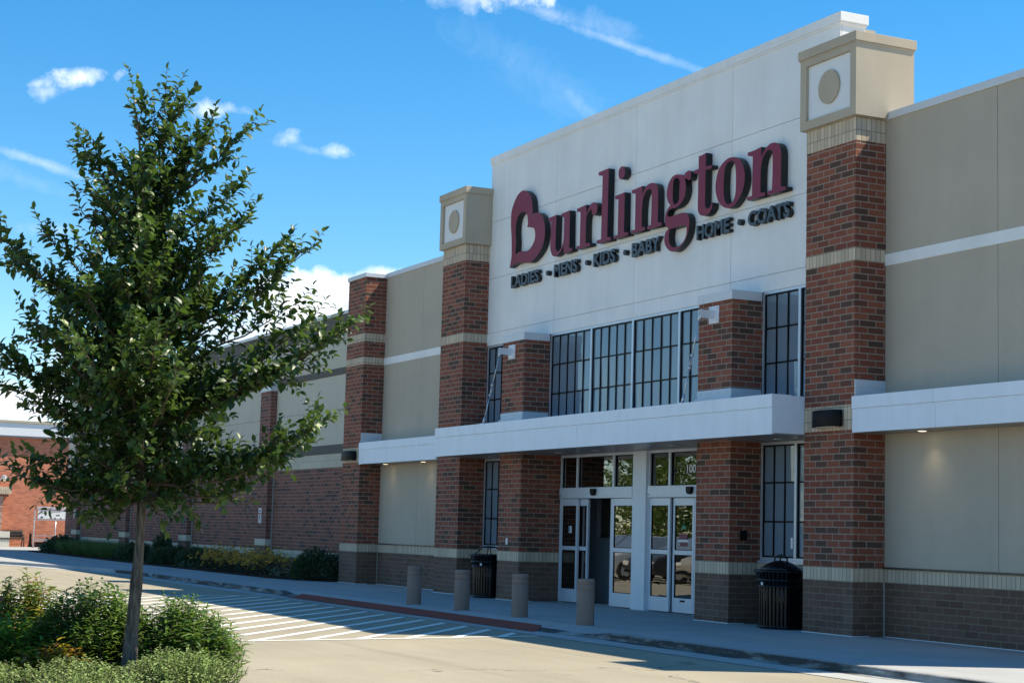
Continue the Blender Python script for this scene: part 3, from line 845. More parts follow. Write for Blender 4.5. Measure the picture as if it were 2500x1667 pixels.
# stickers
mb = MB(); mb.box(-9.70, -9.58, YD + .012, YD + .016, 1.44, 1.58); dn = SB(mb, 'door_decal', m_plastic_w)
mb = MB(); mb.box(-9.685, -9.64, YD + .010, YD + .012, 1.46, 1.565); SB(mb, 'decal_print', Mat('decal_blue', (.05, .2, .4)).m, dn)
m_maroon = Mat('decal_maroon', (.16, .012, .04), .5).m; m_green = Mat('decal_green', (.01, .22, .10), .5).m
mb = MB(); mb.box(-5.42, -5.04, YD + .060, YD + .064, 1.33, 1.36); d2 = SB(mb, 'door_decal', m_plastic_w)
mb = MB(); mb.box(-5.38, -5.08, YD + .060, YD + .064, 1.37, 1.47); mb.box(-5.34, -5.10, YD + .060, YD + .064, 1.24, 1.31); SB(mb, 'decal_print', m_maroon, d2)
mb = MB(); mb.prism([(-5.29, 1.56), (-5.13, 1.56), (-5.13, 1.61), (-5.20, 1.615), (-5.205, 1.67), (-5.22, 1.67), (-5.225, 1.615), (-5.29, 1.61)], 'y', YD + .060, YD + .064); SB(mb, 'decal_print', m_green, d2)
mb = MB(); mb.box(-5.30, -5.12, YD + .046, YD + .05, .215, .25); SB(mb, 'threshold_label', m_black, l3)
# interior
m_int_dark = Mat('interior_wall', (.45, .46, .47), .8).m; m_int_floor = Mat('interior_floor', (.3, .3, .3), .5).m; m_int_panel = Mat('interior_partition', (.50, .56, .62), .7).m
mb = MB(); mb.box(-11.5, -2.0, 1.16, 9.0, .0, .012); fl_ = SB(mb, 'interior_floor', m_int_floor)
mb = MB(); mb.box(-11.6, -11.5, 1.16, 9.1, 0, 3.3); mb.box(-2.0, -1.9, 1.16, 9.1, 0, 3.3); mb.box(-11.5, -2.0, 9.0, 9.1, 0, 3.3); mb.box(-11.5, -2.0, 1.16, 9.0, 3.2, 3.3)
SB(mb, 'interior_wall', m_int_dark)
mb = MB(); mb.box(-11.5, -10.2, 1.9, 2.0, 0, 3.2); mb.box(-9.0, -7.4, 1.9, 2.0, 0, 3.2); mb.box(-10.2, -9.0, 1.9, 2.0, 0, 1.35); mb.box(-10.2, -9.0, 1.9, 2.0, 2.3, 3.2)
ip = SB(mb, 'interior_partition', m_int_panel)
mb = MB(); mb.box(-10.24, -10.18, 1.88, 1.9, 1.31, 2.34); mb.box(-9.02, -8.96, 1.88, 1.9, 1.31, 2.34); mb.box(-10.18, -9.02, 1.88, 1.9, 1.31, 1.36); mb.box(-10.18, -9.02, 1.88, 1.9, 2.29, 2.34)
SB(mb, 'frame', m_alu, ip)
mb = MB(); mb.box(-9.5, -9.2, 1.93, 1.94, 1.6, 2.05); SB(mb, 'poster', Mat('poster_paper', (.25, .27, .28)).m, ip)
mb = MB(); mb.box(-5.30, -5.16, 1.35, 1.42, 0.012, .52); mb.box(-5.24, -5.05, 1.5, 1.6, .012, .75)
SB(mb, 'lobby_stand', Mat('cream_card', (.5, .46, .36)).m, None, .005)

# ================================================================== text helper
def text_mesh(s, name, mats, x0, x1, z0, z1, yf, depth, parent, split=False, origin=None, rot=None, offset=0.0):
    cu = bpy.data.curves.new('t', 'FONT'); cu.body = s; cu.size = 1.0; cu.extrude = 0.5; cu.resolution_u = 4
    cu.offset = offset
    to = bpy.data.objects.new('t', cu); COL.objects.link(to)
    bpy.context.view_layer.update()
    dg = bpy.context.evaluated_depsgraph_get()
    me = bpy.data.meshes.new_from_object(to.evaluated_get(dg))
    bpy.data.objects.remove(to)
    co = np.empty(len(me.vertices) * 3); me.vertices.foreach_get('co', co); co = co.reshape(-1, 3)
    lo, hi = co.min(0), co.max(0)
    n = np.empty_like(co)
    n[:, 0] = x0 + (co[:, 0] - lo[0]) / (hi[0] - lo[0]) * (x1 - x0)
    n[:, 2] = z0 + (co[:, 1] - lo[1]) / (hi[1] - lo[1]) * (z1 - z0)
    n[:, 1] = yf + (1 - (co[:, 2] - lo[2]) / (hi[2] - lo[2])) * depth
    me.vertices.foreach_set('co', n.ravel()); me.update()
    me.materials.clear()
    mats = mats if isinstance(mats, (list, tuple)) else [mats]
    for mm in mats: me.materials.append(mm)
    if len(mats) > 1:
        for p in me.polygons: p.material_index = 0 if p.normal.y < -0.8 else 1
    out = []
    if split:
        bm = bmesh.new(); bm.from_mesh(me); bmesh.ops.remove_doubles(bm, verts=bm.verts[:], dist=1e-5)
        seen = set(); bm.verts.ensure_lookup_table()
        groups = []
        for v in bm.verts:
            if v in seen: continue
            st = [v]; comp = []
            seen.add(v)
            while st:
                q = st.pop(); comp.append(q)
                for e in q.link_edges:
                    w = e.other_vert(q)
                    if w not in seen: seen.add(w); st.append(w)
            groups.append(comp)
        for comp in groups:
            idx = {v: i for i, v in enumerate(comp)}
            fs = {f for v in comp for f in v.link_faces}
            mm_ = bpy.data.meshes.new(name)
            mm_.from_pydata([v.co[:] for v in comp], [], [[idx[v] for v in f.verts] for f in fs])
            for mt in mats: mm_.materials.append(mt)
            for p, f in zip(mm_.polygons, fs): p.material_index = f.material_index
            out.append(bpy.data.objects.new(name, mm_))
        bm.free()
    else:
        me.name = name; out.append(bpy.data.objects.new(name, me))
    for o in out:
        link(o, parent)
        if parent is not None: o.matrix_parent_inverse = parent.matrix_world.inverted() if origin is None else Matrix.Translation(origin)
    return out
text_mesh('100', 'address_number', m_plastic_w, -5.08, -4.77, 2.60, 2.755, YD + .026, .006, df2, origin=(0, 0, 0), offset=0.012)

# ================================================================== sign letters
LET = {"B":[[[-11.206,8.884,0],[-10.973,8.779,0],[-10.839,8.642,0],[-10.78,8.442,0],[-10.757,8.28,1],[-10.666,8.298,0],[-10.499,8.279,0],[-10.33,8.196,0],[-10.2,8.051,0],[-10.149,7.869,0],[-10.16,7.684,0],[-10.238,7.521,0],[-10.407,7.381,0],[-10.607,7.288,0],[-10.798,7.237,0],[-10.939,7.246,0],[-11.195,7.284,0],[-11.424,7.301,0],[-11.625,7.292,0],[-11.84,7.241,1],[-11.766,7.458,0],[-11.766,7.69,0],[-11.787,7.926,0],[-11.833,8.192,0],[-11.83,8.477,0],[-11.739,8.644,0],[-11.574,8.799,0],[-11.406,8.875,0]],[[-11.566,7.502,1],[-11.554,7.636,0],[-11.546,7.789,0],[-11.582,7.987,0],[-11.566,8.204,0],[-11.488,8.334,0],[-11.348,8.403,0],[-11.177,8.405,0],[-11.045,8.331,0],[-11.002,8.222,0],[-10.982,8.117,0],[-11.014,8.039,1],[-10.718,7.996,1],[-10.645,7.929,0],[-10.611,7.823,0],[-10.632,7.713,0],[-10.723,7.612,0],[-10.844,7.54,0],[-10.982,7.502,1],[-11.281,7.541,0],[-11.424,7.535,0]]],"u":[[[-10.004,8.078,1],[-9.628,8.099,1],[-9.631,7.77,0],[-9.639,7.427,0],[-9.586,7.319,0],[-9.48,7.307,0],[-9.366,7.365,0],[-9.286,7.476,0],[-9.27,7.656,0],[-9.269,7.998,1],[-9.4,8.018,1],[-9.404,8.086,1],[-9.022,8.101,1],[-9.007,7.306,1],[-8.879,7.288,1],[-8.876,7.234,1],[-9.26,7.217,1],[-9.269,7.388,1],[-9.375,7.293,0],[-9.515,7.232,0],[-9.659,7.215,0],[-9.767,7.247,0],[-9.846,7.344,0],[-9.879,7.459,0],[-9.873,7.743,0],[-9.865,7.977,1],[-9.995,8.015,1]]],"r":[[[-8.704,8.082,1],[-8.306,8.107,1],[-8.296,7.906,1],[-8.214,8.0,0],[-8.12,8.08,0],[-7.999,8.106,0],[-7.901,8.081,0],[-7.832,8.011,0],[-7.833,7.917,0],[-7.89,7.843,0],[-7.974,7.833,0],[-8.049,7.88,0],[-8.065,7.953,0],[-8.091,7.987,0],[-8.163,7.957,0],[-8.258,7.888,0],[-8.297,7.775,0],[-8.297,7.525,0],[-8.292,7.304,1],[-8.102,7.29,1],[-8.099,7.23,1],[-8.686,7.233,1],[-8.689,7.293,1],[-8.547,7.291,1],[-8.549,7.992,1],[-8.701,8.022,1]]],"l":[[[-7.808,8.692,1],[-7.386,8.7,1],[-7.393,7.308,1],[-7.242,7.29,1],[-7.239,7.223,1],[-7.826,7.237,1],[-7.828,7.299,1],[-7.649,7.298,1],[-7.631,8.591,1],[-7.805,8.627,1]]],"i":[[[-7.107,8.088,1],[-6.716,8.105,1],[-6.717,7.308,1],[-6.558,7.287,1],[-6.555,7.23,1],[-7.123,7.23,1],[-7.125,7.286,1],[-6.968,7.289,1],[-6.964,8.002,1],[-7.104,8.03,1]]],"dot":[[[-6.83,8.642,0],[-6.747,8.581,0],[-6.721,8.502,0],[-6.752,8.433,0],[-6.831,8.389,0],[-6.911,8.397,0],[-6.972,8.465,0],[-6.982,8.548,0],[-6.944,8.616,0]]],"n":[[[-6.439,8.094,1],[-6.029,8.112,1],[-6.033,7.942,1],[-5.96,8.031,0],[-5.842,8.096,0],[-5.713,8.115,0],[-5.605,8.1,0],[-5.496,8.048,0],[-5.439,7.956,0],[-5.426,7.776,0],[-5.427,7.312,1],[-5.288,7.294,1],[-5.286,7.231,1],[-5.81,7.236,1],[-5.812,7.297,1],[-5.683,7.301,1],[-5.672,7.593,0],[-5.674,7.928,0],[-5.697,7.988,0],[-5.763,8.015,0],[-5.86,7.998,0],[-5.966,7.909,0],[-6.015,7.77,0],[-6.031,7.593,0],[-6.031,7.313,1],[-5.91,7.295,1],[-5.907,7.233,1],[-6.438,7.234,1],[-6.44,7.295,1],[-6.284,7.299,1],[-6.29,8.007,1],[-6.436,8.036,1]]],"g":[[[-4.724,8.114,0],[-4.601,8.087,0],[-4.499,8.053,1],[-4.44,8.102,0],[-4.34,8.119,0],[-4.269,8.083,0],[-4.257,8.017,0],[-4.284,7.952,0],[-4.344,7.937,0],[-4.395,7.976,0],[-4.457,7.997,1],[-4.444,7.909,0],[-4.43,7.799,0],[-4.457,7.685,0],[-4.524,7.588,0],[-4.644,7.52,0],[-4.786,7.494,0],[-4.909,7.497,0],[-5.023,7.476,0],[-5.077,7.424,0],[-5.05,7.371,0],[-4.967,7.353,0],[-4.822,7.358,0],[-4.618,7.363,0],[-4.466,7.352,0],[-4.375,7.317,0],[-4.312,7.243,0],[-4.294,7.155,0],[-4.306,7.028,0],[-4.371,6.888,0],[-4.498,6.777,0],[-4.658,6.702,0],[-4.8,6.673,0],[-4.924,6.692,0],[-5.05,6.755,0],[-5.147,6.855,0],[-5.172,6.968,0],[-5.134,7.072,0],[-5.032,7.134,1],[-5.117,7.195,0],[-5.162,7.284,0],[-5.156,7.404,0],[-5.086,7.502,0],[-4.974,7.57,1],[-5.06,7.652,0],[-5.11,7.769,0],[-5.1,7.899,0],[-5.031,8.019,0],[-4.919,8.099,0],[-4.807,8.121,0]],[[-4.774,8.052,0],[-4.865,8.03,0],[-4.888,7.908,0],[-4.891,7.69,0],[-4.861,7.587,0],[-4.798,7.561,0],[-4.717,7.575,0],[-4.668,7.654,0],[-4.649,7.814,0],[-4.659,7.978,0],[-4.701,8.029,0]],[[-4.979,7.115,1],[-4.712,7.12,0],[-4.469,7.122,0],[-4.398,7.09,0],[-4.381,7.018,0],[-4.393,6.934,0],[-4.45,6.846,0],[-4.559,6.775,0],[-4.68,6.748,0],[-4.782,6.749,0],[-4.875,6.769,0],[-4.959,6.824,0],[-5.003,6.912,0],[-5.008,7.032,0]]],"t":[[[-3.999,8.322,1],[-3.871,8.325,0],[-3.752,8.342,1],[-3.752,8.089,1],[-3.551,8.082,1],[-3.549,8.02,1],[-3.755,8.025,1],[-3.761,7.665,0],[-3.758,7.379,0],[-3.723,7.319,0],[-3.64,7.306,0],[-3.582,7.332,0],[-3.548,7.391,1],[-3.508,7.389,1],[-3.522,7.303,0],[-3.614,7.215,0],[-3.743,7.185,0],[-3.874,7.206,0],[-3.96,7.255,0],[-4.003,7.34,0],[-4.005,7.575,0],[-4.001,8.005,1],[-4.14,8.023,1],[-4.142,8.082,1],[-3.997,8.09,1]]],"o":[[[-2.841,8.096,0],[-2.735,8.066,0],[-2.637,8.01,0],[-2.553,7.919,0],[-2.499,7.817,0],[-2.477,7.697,0],[-2.485,7.573,0],[-2.534,7.456,0],[-2.613,7.352,0],[-2.745,7.256,0],[-2.864,7.208,0],[-3.015,7.208,0],[-3.153,7.253,0],[-3.294,7.352,0],[-3.383,7.494,0],[-3.418,7.646,0],[-3.399,7.788,0],[-3.34,7.923,0],[-3.235,8.025,0],[-3.098,8.085,0],[-2.977,8.106,0]],[[-2.884,8.034,0],[-2.823,8.002,0],[-2.784,7.935,0],[-2.762,7.813,0],[-2.755,7.686,0],[-2.756,7.518,0],[-2.778,7.396,0],[-2.836,7.313,0],[-2.926,7.277,0],[-3.017,7.281,0],[-3.094,7.337,0],[-3.135,7.454,0],[-3.146,7.583,0],[-3.143,7.753,0],[-3.125,7.92,0],[-3.073,7.996,0],[-2.99,8.036,0]]],"n2":[[[-2.392,8.092,1],[-2.169,8.095,0],[-1.975,8.116,1],[-1.982,7.936,1],[-1.915,8.002,0],[-1.831,8.068,0],[-1.719,8.117,0],[-1.607,8.12,0],[-1.509,8.093,0],[-1.424,8.024,0],[-1.38,7.911,0],[-1.375,7.772,0],[-1.379,7.315,1],[-1.232,7.303,1],[-1.231,7.242,1],[-1.772,7.236,1],[-1.773,7.306,1],[-1.64,7.308,1],[-1.628,7.615,0],[-1.628,7.9,0],[-1.639,7.967,0],[-1.675,8.006,0],[-1.731,8.021,0],[-1.83,7.998,0],[-1.921,7.912,0],[-1.968,7.798,0],[-1.985,7.595,0],[-1.986,7.316,1],[-1.844,7.301,1],[-1.843,7.244,1],[-2.39,7.243,1],[-2.391,7.304,1],[-2.245,7.305,1],[-2.232,7.998,1],[-2.39,8.033,1]]]}
def smooth_loop(pts, n=5):
    out = []; N_ = len(pts)
    for i in range(N_):
        p1, p2 = pts[i], pts[(i + 1) % N_]
        p0 = pts[i - 1] if not p1[2] else None
        p3 = pts[(i + 2) % N_] if not p2[2] else None
        a, b = np.array(p1[:2]), np.array(p2[:2])
        z = np.array(p0[:2]) if p0 is not None else a
        d = np.array(p3[:2]) if p3 is not None else b
        if p1[2] and p2[2]: out.append(tuple(a)); continue
        ta = (b - z) * .5 if p0 is not None else (b - a) * .5
        tb = (d - a) * .5 if p3 is not None else (b - a) * .5
        L_ = np.linalg.norm(b - a)
        for q in (0, 1):
            t_ = (ta, tb)[q]; ln = np.linalg.norm(t_)
            if ln > 1.0 * L_: t_ *= L_ / ln
        for k in range(n):
            t = k / n; h = ((2 * t ** 3 - 3 * t ** 2 + 1) * a + (t ** 3 - 2 * t ** 2 + t) * ta + (-2 * t ** 3 + 3 * t ** 2) * b + (t ** 3 - t ** 2) * tb)
            out.append(tuple(h))
    return out
sign = thing('store_sign', 'big maroon raised letters over a line of small dark words on the white wall', 'sign', (-6.6, .45, 6.7))
SGI = Matrix.Translation((6.6, -.45, -6.7))
m_trim = Mat('letter_edge_trim', (.012, .012, .015), .4).m
def letter_obj(loops, yf, yb):
    cu = bpy.data.curves.new('l', 'CURVE'); cu.dimensions = '2D'; cu.fill_mode = 'BOTH'; cu.extrude = (yb - yf) / 2
    for lp in loops:
        pp = smooth_loop(lp); sp = cu.splines.new('POLY'); sp.points.add(len(pp) - 1); sp.use_cyclic_u = True
        for i, (x, z) in enumerate(pp): sp.points[i].co = (x, z, 0, 1)
    to = bpy.data.objects.new('l', cu); COL.objects.link(to); bpy.context.view_layer.update()
    me = bpy.data.meshes.new_from_object(to.evaluated_get(bpy.context.evaluated_depsgraph_get())); bpy.data.objects.remove(to)
    co = np.empty(len(me.vertices) * 3); me.vertices.foreach_get('co', co); co = co.reshape(-1, 3)
    n = np.stack([co[:, 0], (yf + yb) / 2 - co[:, 2], co[:, 1]], 1)
    me.vertices.foreach_set('co', n.ravel()); me.update()
    me.name = 'letter'; me.materials.clear(); me.materials.append(m_red); me.materials.append(m_letter_side)
    for p in me.polygons: p.material_index = 0 if abs(p.normal.y) > .8 and p.center.y < (yf + yb) / 2 else 1
    return me
for key in ('B', 'u', 'r', 'l', 'i', 'n', 'g', 't', 'o', 'n2'):
    loops = [LET[key]] if key in LET and not isinstance(LET[key][0][0], (list, tuple)) else LET[key]
    me = letter_obj(loops, .45, .585)
    o = bpy.data.objects.new('letter', me); link(o, sign); o.matrix_parent_inverse = SGI
    if key == 'i':
        me = letter_obj(LET['dot'], .45, .585); me.name = 'letter_dot'
        d_ = bpy.data.objects.new('letter_dot', me); link(d_, o)
for w_, a, b in (('LADIES', -11.86, -10.50), ('MENS', -9.79, -8.74), ('KIDS', -8.05, -7.15), ('BABY', -6.49, -5.42), ('HOME', -4.12, -3.03), ('COATS', -2.44, -1.19)):
    text_mesh(w_, 'tagline_letter', [m_tag_face, m_letter_side], a, b, 6.79, 7.06, .50, .09, sign, split=True, origin=(6.6, -.45, -6.7), offset=0.032)
for x in (-10.1, -8.34, -6.77, -2.72):
    mb = MB(); mb.prism([(x + .055 * math.cos(t), 6.92 + .055 * math.sin(t)) for t in np.linspace(0, 2 * math.pi, 25)[:-1]], 'y', .50, .59)
    o = mb.build('tagline_dot', [m_letter_side], sign); o.matrix_parent_inverse = SGI

# ================================================================== wall lamps
def wall_lamp(x0, x1, z0, z1, y, label):
    cx = (x0 + x1) / 2; hw = (x1 - x0) / 2; hh = (z1 - z0) / 2
    t = thing('wall_lamp', label, 'wall lamp', (cx, y, (z0 + z1) / 2), 0, 'black drum wall lamps')
    mb = MB()
    prof = []
    for k in range(17):
        a = math.pi * k / 16; prof.append((-hw * math.cos(a), -.17 * math.sin(a) ** .7 - .02))
    mb.prism(prof, 'z', -hh, hh, True)
    mb.build('lamp_housing', m_black, t, .006)
    mb = MB(); mb.box(-.1, .1, -.02, 0, -hh * .8, hh * .8); mb.build('back_plate', m_black, t)
    mb = MB(); mb.prism([(x * .8, yy * .8 - .01) for x, yy in prof], 'z', -hh - .006, -hh + .002); mb.build('lamp_lens', m_lens_off, t)
    return t
wall_lamp(.33, 1.02, 3.155, 3.41, -.003, 'black half drum lamp on the large right brick pillar')
wall_lamp(-20.58, -19.72, 3.155, 3.40, -.003, 'black half drum lamp on brick pillar between entrance and low plum wing')
for i, px in enumerate((-29.25, -38.05, -46.88)):
    wall_lamp(px + .12, px + .95, 3.17, 3.34, .40, ('black half drum lamp on low wing pilaster nearest the entrance', 'black half drum lamp on second low wing pilaster, behind the tree', 'black half drum lamp on third low wing pilaster from the entrance')[i])
# ================================================================== low wing
low = thing('low_wing_building', 'low plum brick and beige panel wing left of the store entrance, behind the tree', 'building', (-39, .6, 0))
def LB(mb, name, mats, parent=None, bevel=0.0):
    o = mb.build(name, mats, parent or low, bevel)
    if parent is None: o.matrix_parent_inverse = Matrix.Translation((39, -.6, 0))
    return o
LX0, LX1 = -58.2, -20.76
PX = (-29.25, -38.05, -46.88, -55.8)
mb = MB(); mb.box(LX0, LX1, .60, .95, .72, 3.07); w = LB(mb, 'brick_wall', m_brick_low)
mb = MB(); mb.box(LX0, LX1, .60, .95, 0, .52); LB(mb, 'base', m_base, w)
mb = MB(); mb.box(LX0, LX1, .595, .95, .52, .72); LB(mb, 'block_band', m_block, w)
mb = MB(); mb.box(LX0, LX1, .595, .95, 3.07, 3.45); LB(mb, 'block_band', m_block_wide, w)
# panels above
def lpan(z0, z1, mat, nm, off, hz=(), vstep=True):
    mb = MB()
    vx = []
    x = LX1
    for a in PX: vx += [a + .3]
    mid = [(-20.76 - 28.35) / 2, (-29.25 - 37.1) / 2, (-38 - 45.9) / 2, (-46.9 - 54.9) / 2]
    panelled(mb, LX0, LX1, z0, z1, .60 + off, .35 - off, sorted(vx + mid), hz)
    return LB(mb, nm, [mat, m_groove])
lpan(3.45, 3.70, m_dkgrey, 'dark_band', -.02)
lpan(3.70, 5.63, m_beige, 'stucco_panel', 0, (4.67,))
lpan(5.63, 5.82, m_dkgrey, 'dark_band', -.02)
lpan(5.82, 6.80, m_beige, 'stucco_panel', 0)
lpan(6.80, 7.30, m_dkgrey, 'dark_band', -.01)
mb = MB(); mb.box(LX0 - .03, LX1, .55, 1.0, 7.30, 7.39); LB(mb, 'coping', m_coping, None, .005)
mb = MB(); mb.box(LX0, LX1, 1.0, 40, 0, 7.0); mb.box(LX0, LX0 + .3, .95, 1.0, 0, 7.3); LB(mb, 'rear_wall', m_taupe)
for px in PX:
    mb = MB(); mb.box(px, px + 1.0, .40, .60, 1.016, 5.50); pl = LB(mb, 'pilaster', m_brick_low)
    mb = MB(); mb.box(px - .01, px + 1.01, .39, .60, .82, 1.016); LB(mb, 'block', m_block, pl)
    mb = MB(); mb.box(px, px + 1.0, .40, .60, 0, .82); LB(mb, 'base', m_base, pl)
    mb = MB(); mb.box(px - .03, px + 1.03, .37, .60, 5.50, 5.80); LB(mb, 'coping', m_coping, pl, .005)
    mb = MB(); mb.box(px - .003, px + 1.003, .394, .60, 3.09, 3.45) ; LB(mb, 'block_band', m_block_wide, pl)
    mb = MB(); mb.box(px + 1.01, px + 1.03, .56, .60, 0, 3.05); LB(mb, 'control_joint', m_sealant, pl)
# parking signs
def parking_sign(x, y, label):
    t = thing('parking_sign', label, 'sign', (x, y, 1.49), 0, 'white no parking plates on the low wing')
    mb = MB(); mb.box(-.15, .15, -.012, 0, 0, .46); mb.build('sign_plate', m_plastic_w, t, .003)
    def tx(s, z0, z1, w, mat): text_mesh(s, 'lettering', mat, -w, w, z0, z1, -.016, .004, t, origin=(0, 0, 0), offset=.01)
    m_sr = bpy.data.materials.get('sign_red') or Mat('sign_red', (.32, .03, .04), .5).m
    tx('NO', .34, .41, .075, m_black); tx('PARKING', .265, .315, .125, m_sr); tx('FIRE', .19, .24, .08, m_black); tx('LANE', .12, .17, .085, m_black)
    mb = MB(); mb.prism([(-.11, .072), (-.07, .095), (-.07, .080), (.07, .080), (.07, .095), (.11, .072), (.07, .049), (.07, .064), (-.07, .064), (-.07, .049)], 'y', -.016, -.012); mb.build('arrow', m_black, t)
    mb = MB()
    for a in ((-.142, .142, .012, .018), (-.142, .142, .442, .448), (-.142, -.136, .018, .442), (.136, .142, .018, .442)): mb.box(a[0], a[1], -.014, -.0121, a[2], a[3])
    mb.build('border', m_black, t)
    return t
parking_sign(-28.85, .40, 'narrow white no parking plate on the low wing pilaster nearest the entrance')
parking_sign(-55.35, .40, 'small white no parking plate on the farthest low wing pilaster')

# ================================================================== far orange brick building
FX = -70.0
far = thing('brick_building', 'sunlit orange brick building with white fascia at far left', 'building', (FX, 3, 0))
def FB(mb, name, mats, parent=None, bevel=0.0):
    o = mb.build(name, mats, parent or far, bevel)
    if parent is None: o.matrix_parent_inverse = Matrix.Translation((-FX, -3, 0))
    return o
mb = MB(); mb.box(FX - 30, FX, -16, 26, 0, 5.6); FB(mb, 'wall', m_brick_far)
mb = MB(); mb.box(FX - 30, FX + .30, -16, 26, 5.68, 6.34); FB(mb, 'fascia', m_white_panel, None, .01)
mb = MB(); mb.box(FX - 30, FX + .37, -16.05, 26, 6.34, 6.47); FB(mb, 'coping', m_cap_stucco, None, .01)
mb = MB(); mb.box(FX - 30, FX + .26, -16, 26, 5.60, 5.68); FB(mb, 'soffit', m_soffit)
# pier with lintel at the left
mb = MB(); mb.box(FX, FX + .6, -3.2, -.27, .76, 2.55); pr = FB(mb, 'brick_pier', m_brick_pier)
mb = MB(); mb.box(FX, FX + .75, -3.3, .10, 2.66, 3.03); FB(mb, 'lintel', m_soldier, pr, .01)
mb = MB(); mb.box(FX, FX + .62, -3.25, -.02, 2.55, 2.66); FB(mb, 'lintel_dark_course', m_brick_low, pr)  # course of darker plum brick between pier and lintel
mb = MB(); mb.box(FX, FX + .9, -3.4, .10, 0, .76); FB(mb, 'white_plinth', stucco('plinth_white', (.62, .60, .52), .15), pr, .01)
# floodlight at upper left
fl = thing('flood_light', 'round grey gooseneck lamp high on the orange brick wall', 'lamp', (FX + .45, -.28, 3.50), 0)
mb = MB(); mb.tube([(-.45, 0, .1), (-.2, 0, .12), (0, 0, .0)], .03, 8); mb.build('arm', m_darkbrown, fl)
mb = MB(); mb.lathe([(.02, .16), (.10, .12), (.17, .0), (.19, -.10), (.16, -.10)], 24); h_ = mb.build('lamp_shade', m_galv, fl, .004); h_.rotation_euler = (0, rad(-50), 0)
mb = MB(); mb.lathe([(.15, -.095), (.14, -.13), (.05, -.15)], 20); h2 = mb.build('lens', m_lens_off, fl); h2.rotation_euler = (0, rad(-50), 0)

# bench beside that wall
def bench(loc, rz):
    t = thing('park_bench', 'dark slatted metal bench against the orange brick wall', 'bench', loc, rz)
    mb = MB()
    n = 22; L_ = 1.7
    for k in range(n):
        x = -L_ / 2 + L_ * (k + .5) / n
        mb.tube([(x, -.30, .36), (x, -.30, .44), (x, -.24, .455), (x, .10, .43), (x, .17, .47)], .024, 6)
    mb.box(-L_ / 2, L_ / 2, -.31, -.29, .40, .43); mb.box(-L_ / 2, L_ / 2, .0, .03, .405, .425)
    mb.build('seat', m_darkbrown, t)
    mb = MB()
    for k in range(n):
        x = -L_ / 2 + L_ * (k + .5) / n
        mb.tube([(x, .15, .46), (x, .20, .60), (x, .25, .80), (x, .28, .83)], .024, 6)
    mb.box(-L_ / 2, L_ / 2, .255, .285, .80, .84); mb.box(-L_ / 2, L_ / 2, .19, .20, .50, .78)
    mb.build('backrest', m_darkbrown, t)
    for x in (-L_ / 2, L_ / 2):
        mb = MB(); mb.tube([(x, -.33, 0), (x, -.27, .40), (x, -.27, .60), (x, -.18, .64), (x, .20, .62)], .028, 8); mb.tube([(x, .32, 0), (x, .12, .40), (x, .28, .84)], .028, 8); mb.tube([(x, -.27, .40), (x, .12, .40)], .026, 8)
        mb.build('end_frame', m_darkbrown, t)
    return t
bench((FX + .62, .02 - .05, 0.0), rad(90))
ash = thing('ash_urn', 'slim black upright litter post between bench and cart rack', 'ash bin', (FX + .5, 1.22, 0))
mb = MB(); mb.lathe([(.12, 0), (.13, .02), (.10, .10), (.075, .2), (.065, .55), (.075, .62), (.06, .66)], 20); mb.build('body', m_blackmetal, ash)
mb = MB(); mb.lathe([(.055, .66), (.05, .70), (.02, .71)], 16); mb.build('cap', m_blackmetal, ash)
# low dark planters / carton by the wall
bx = thing('black_crate', 'low open black crate on the pavement beside the litter post', 'crate', (FX + .7, 1.72, 0))
mb = MB(); mb.box(-.22, .22, -.30, .30, 0, .02); mb.box(-.22, -.20, -.30, .30, .02, .24); mb.box(.20, .22, -.30, .30, .02, .24); mb.box(-.20, .20, -.30, -.28, .02, .24); mb.box(-.20, .20, .28, .30, .02, .24); mb.build('crate_shell', m_blackmetal, bx, .004)
mb = MB(); mb.box(-.235, .235, -.315, .315, .24, .265); mb.build('rim', m_blackmetal, bx, .004)
br = thing('barbecue_grill', 'small black kettle grill tipped over against the orange wall', 'grill', (FX + 1.0, 2.52, .17))
mb = MB(); mb.lathe([(.03, -.16), (.15, -.12), (.24, -.02), (.25, .03), (.20, .12), (.08, .18), (.02, .185)], 24); o = mb.build('bowl', m_blackmetal, br)
mb = MB(); mb.tube([(.0, -.1, .05), (.02, -.45, .22), (.02, -.62, .30)], [.05, .055, .075], 12); mb.build('tube_handle', m_blackmetal, br)

# cart return frame with sign
rk = thing('cart_return_rack', 'galvanised pipe cart rack with white sign board on top', 'cart rack', (-67.0, 0.9, 0))
mb = MB()
W = 3.3
mb.tube([(0, 0, 0), (0, 0, 1.86), (0, .06, 1.98), (0, .18, 2.03), (0, W - .18, 2.03), (0, W - .06, 1.98), (0, W, 1.86), (0, W, 0)], .033, 10)
mb.tube([(0, 0, 1.42), (0, W, 1.42)], .033, 10); mb.tube([(0, W * .32, 0), (0, W * .32, 1.42)], .028, 8)
mb.tube([(0, 0, .62), (0, W, .62)], .020, 8)
for z in (.42, .36): mb.tube([(0.0, 0, z), (0.0, W, z)], .022, 8)
mb.build('pipe_frame', m_galv, rk)
mb = MB(); mb.tube([(1.9, .72, 0), (1.9, .72, .50), (1.84, .70, .60), (1.6, .68, .62), (0, .68, .62)], .030, 8); mb.tube([(1.9, .72, .35), (0, .70, .36)], .02, 8); mb.build('side_rail', m_galv, rk)
mb = MB(); mb.box(.04, .06, .14, W - .14, 1.46, 1.98); bd = mb.build('sign_board', m_plastic_w, rk, .004)
def rtext(s, y0, y1, z0, z1, mat, dep=.004):
    os_ = text_mesh(s, 'lettering', mat, y0, y1, z0, z1, 0, dep, bd, origin=(0, 0, 0), offset=.012)
    for o in os_:
        for v in o.data.vertices: x, y, z = v.co; v.co = (.060 + (dep - y), x, z)
        o.data.update()
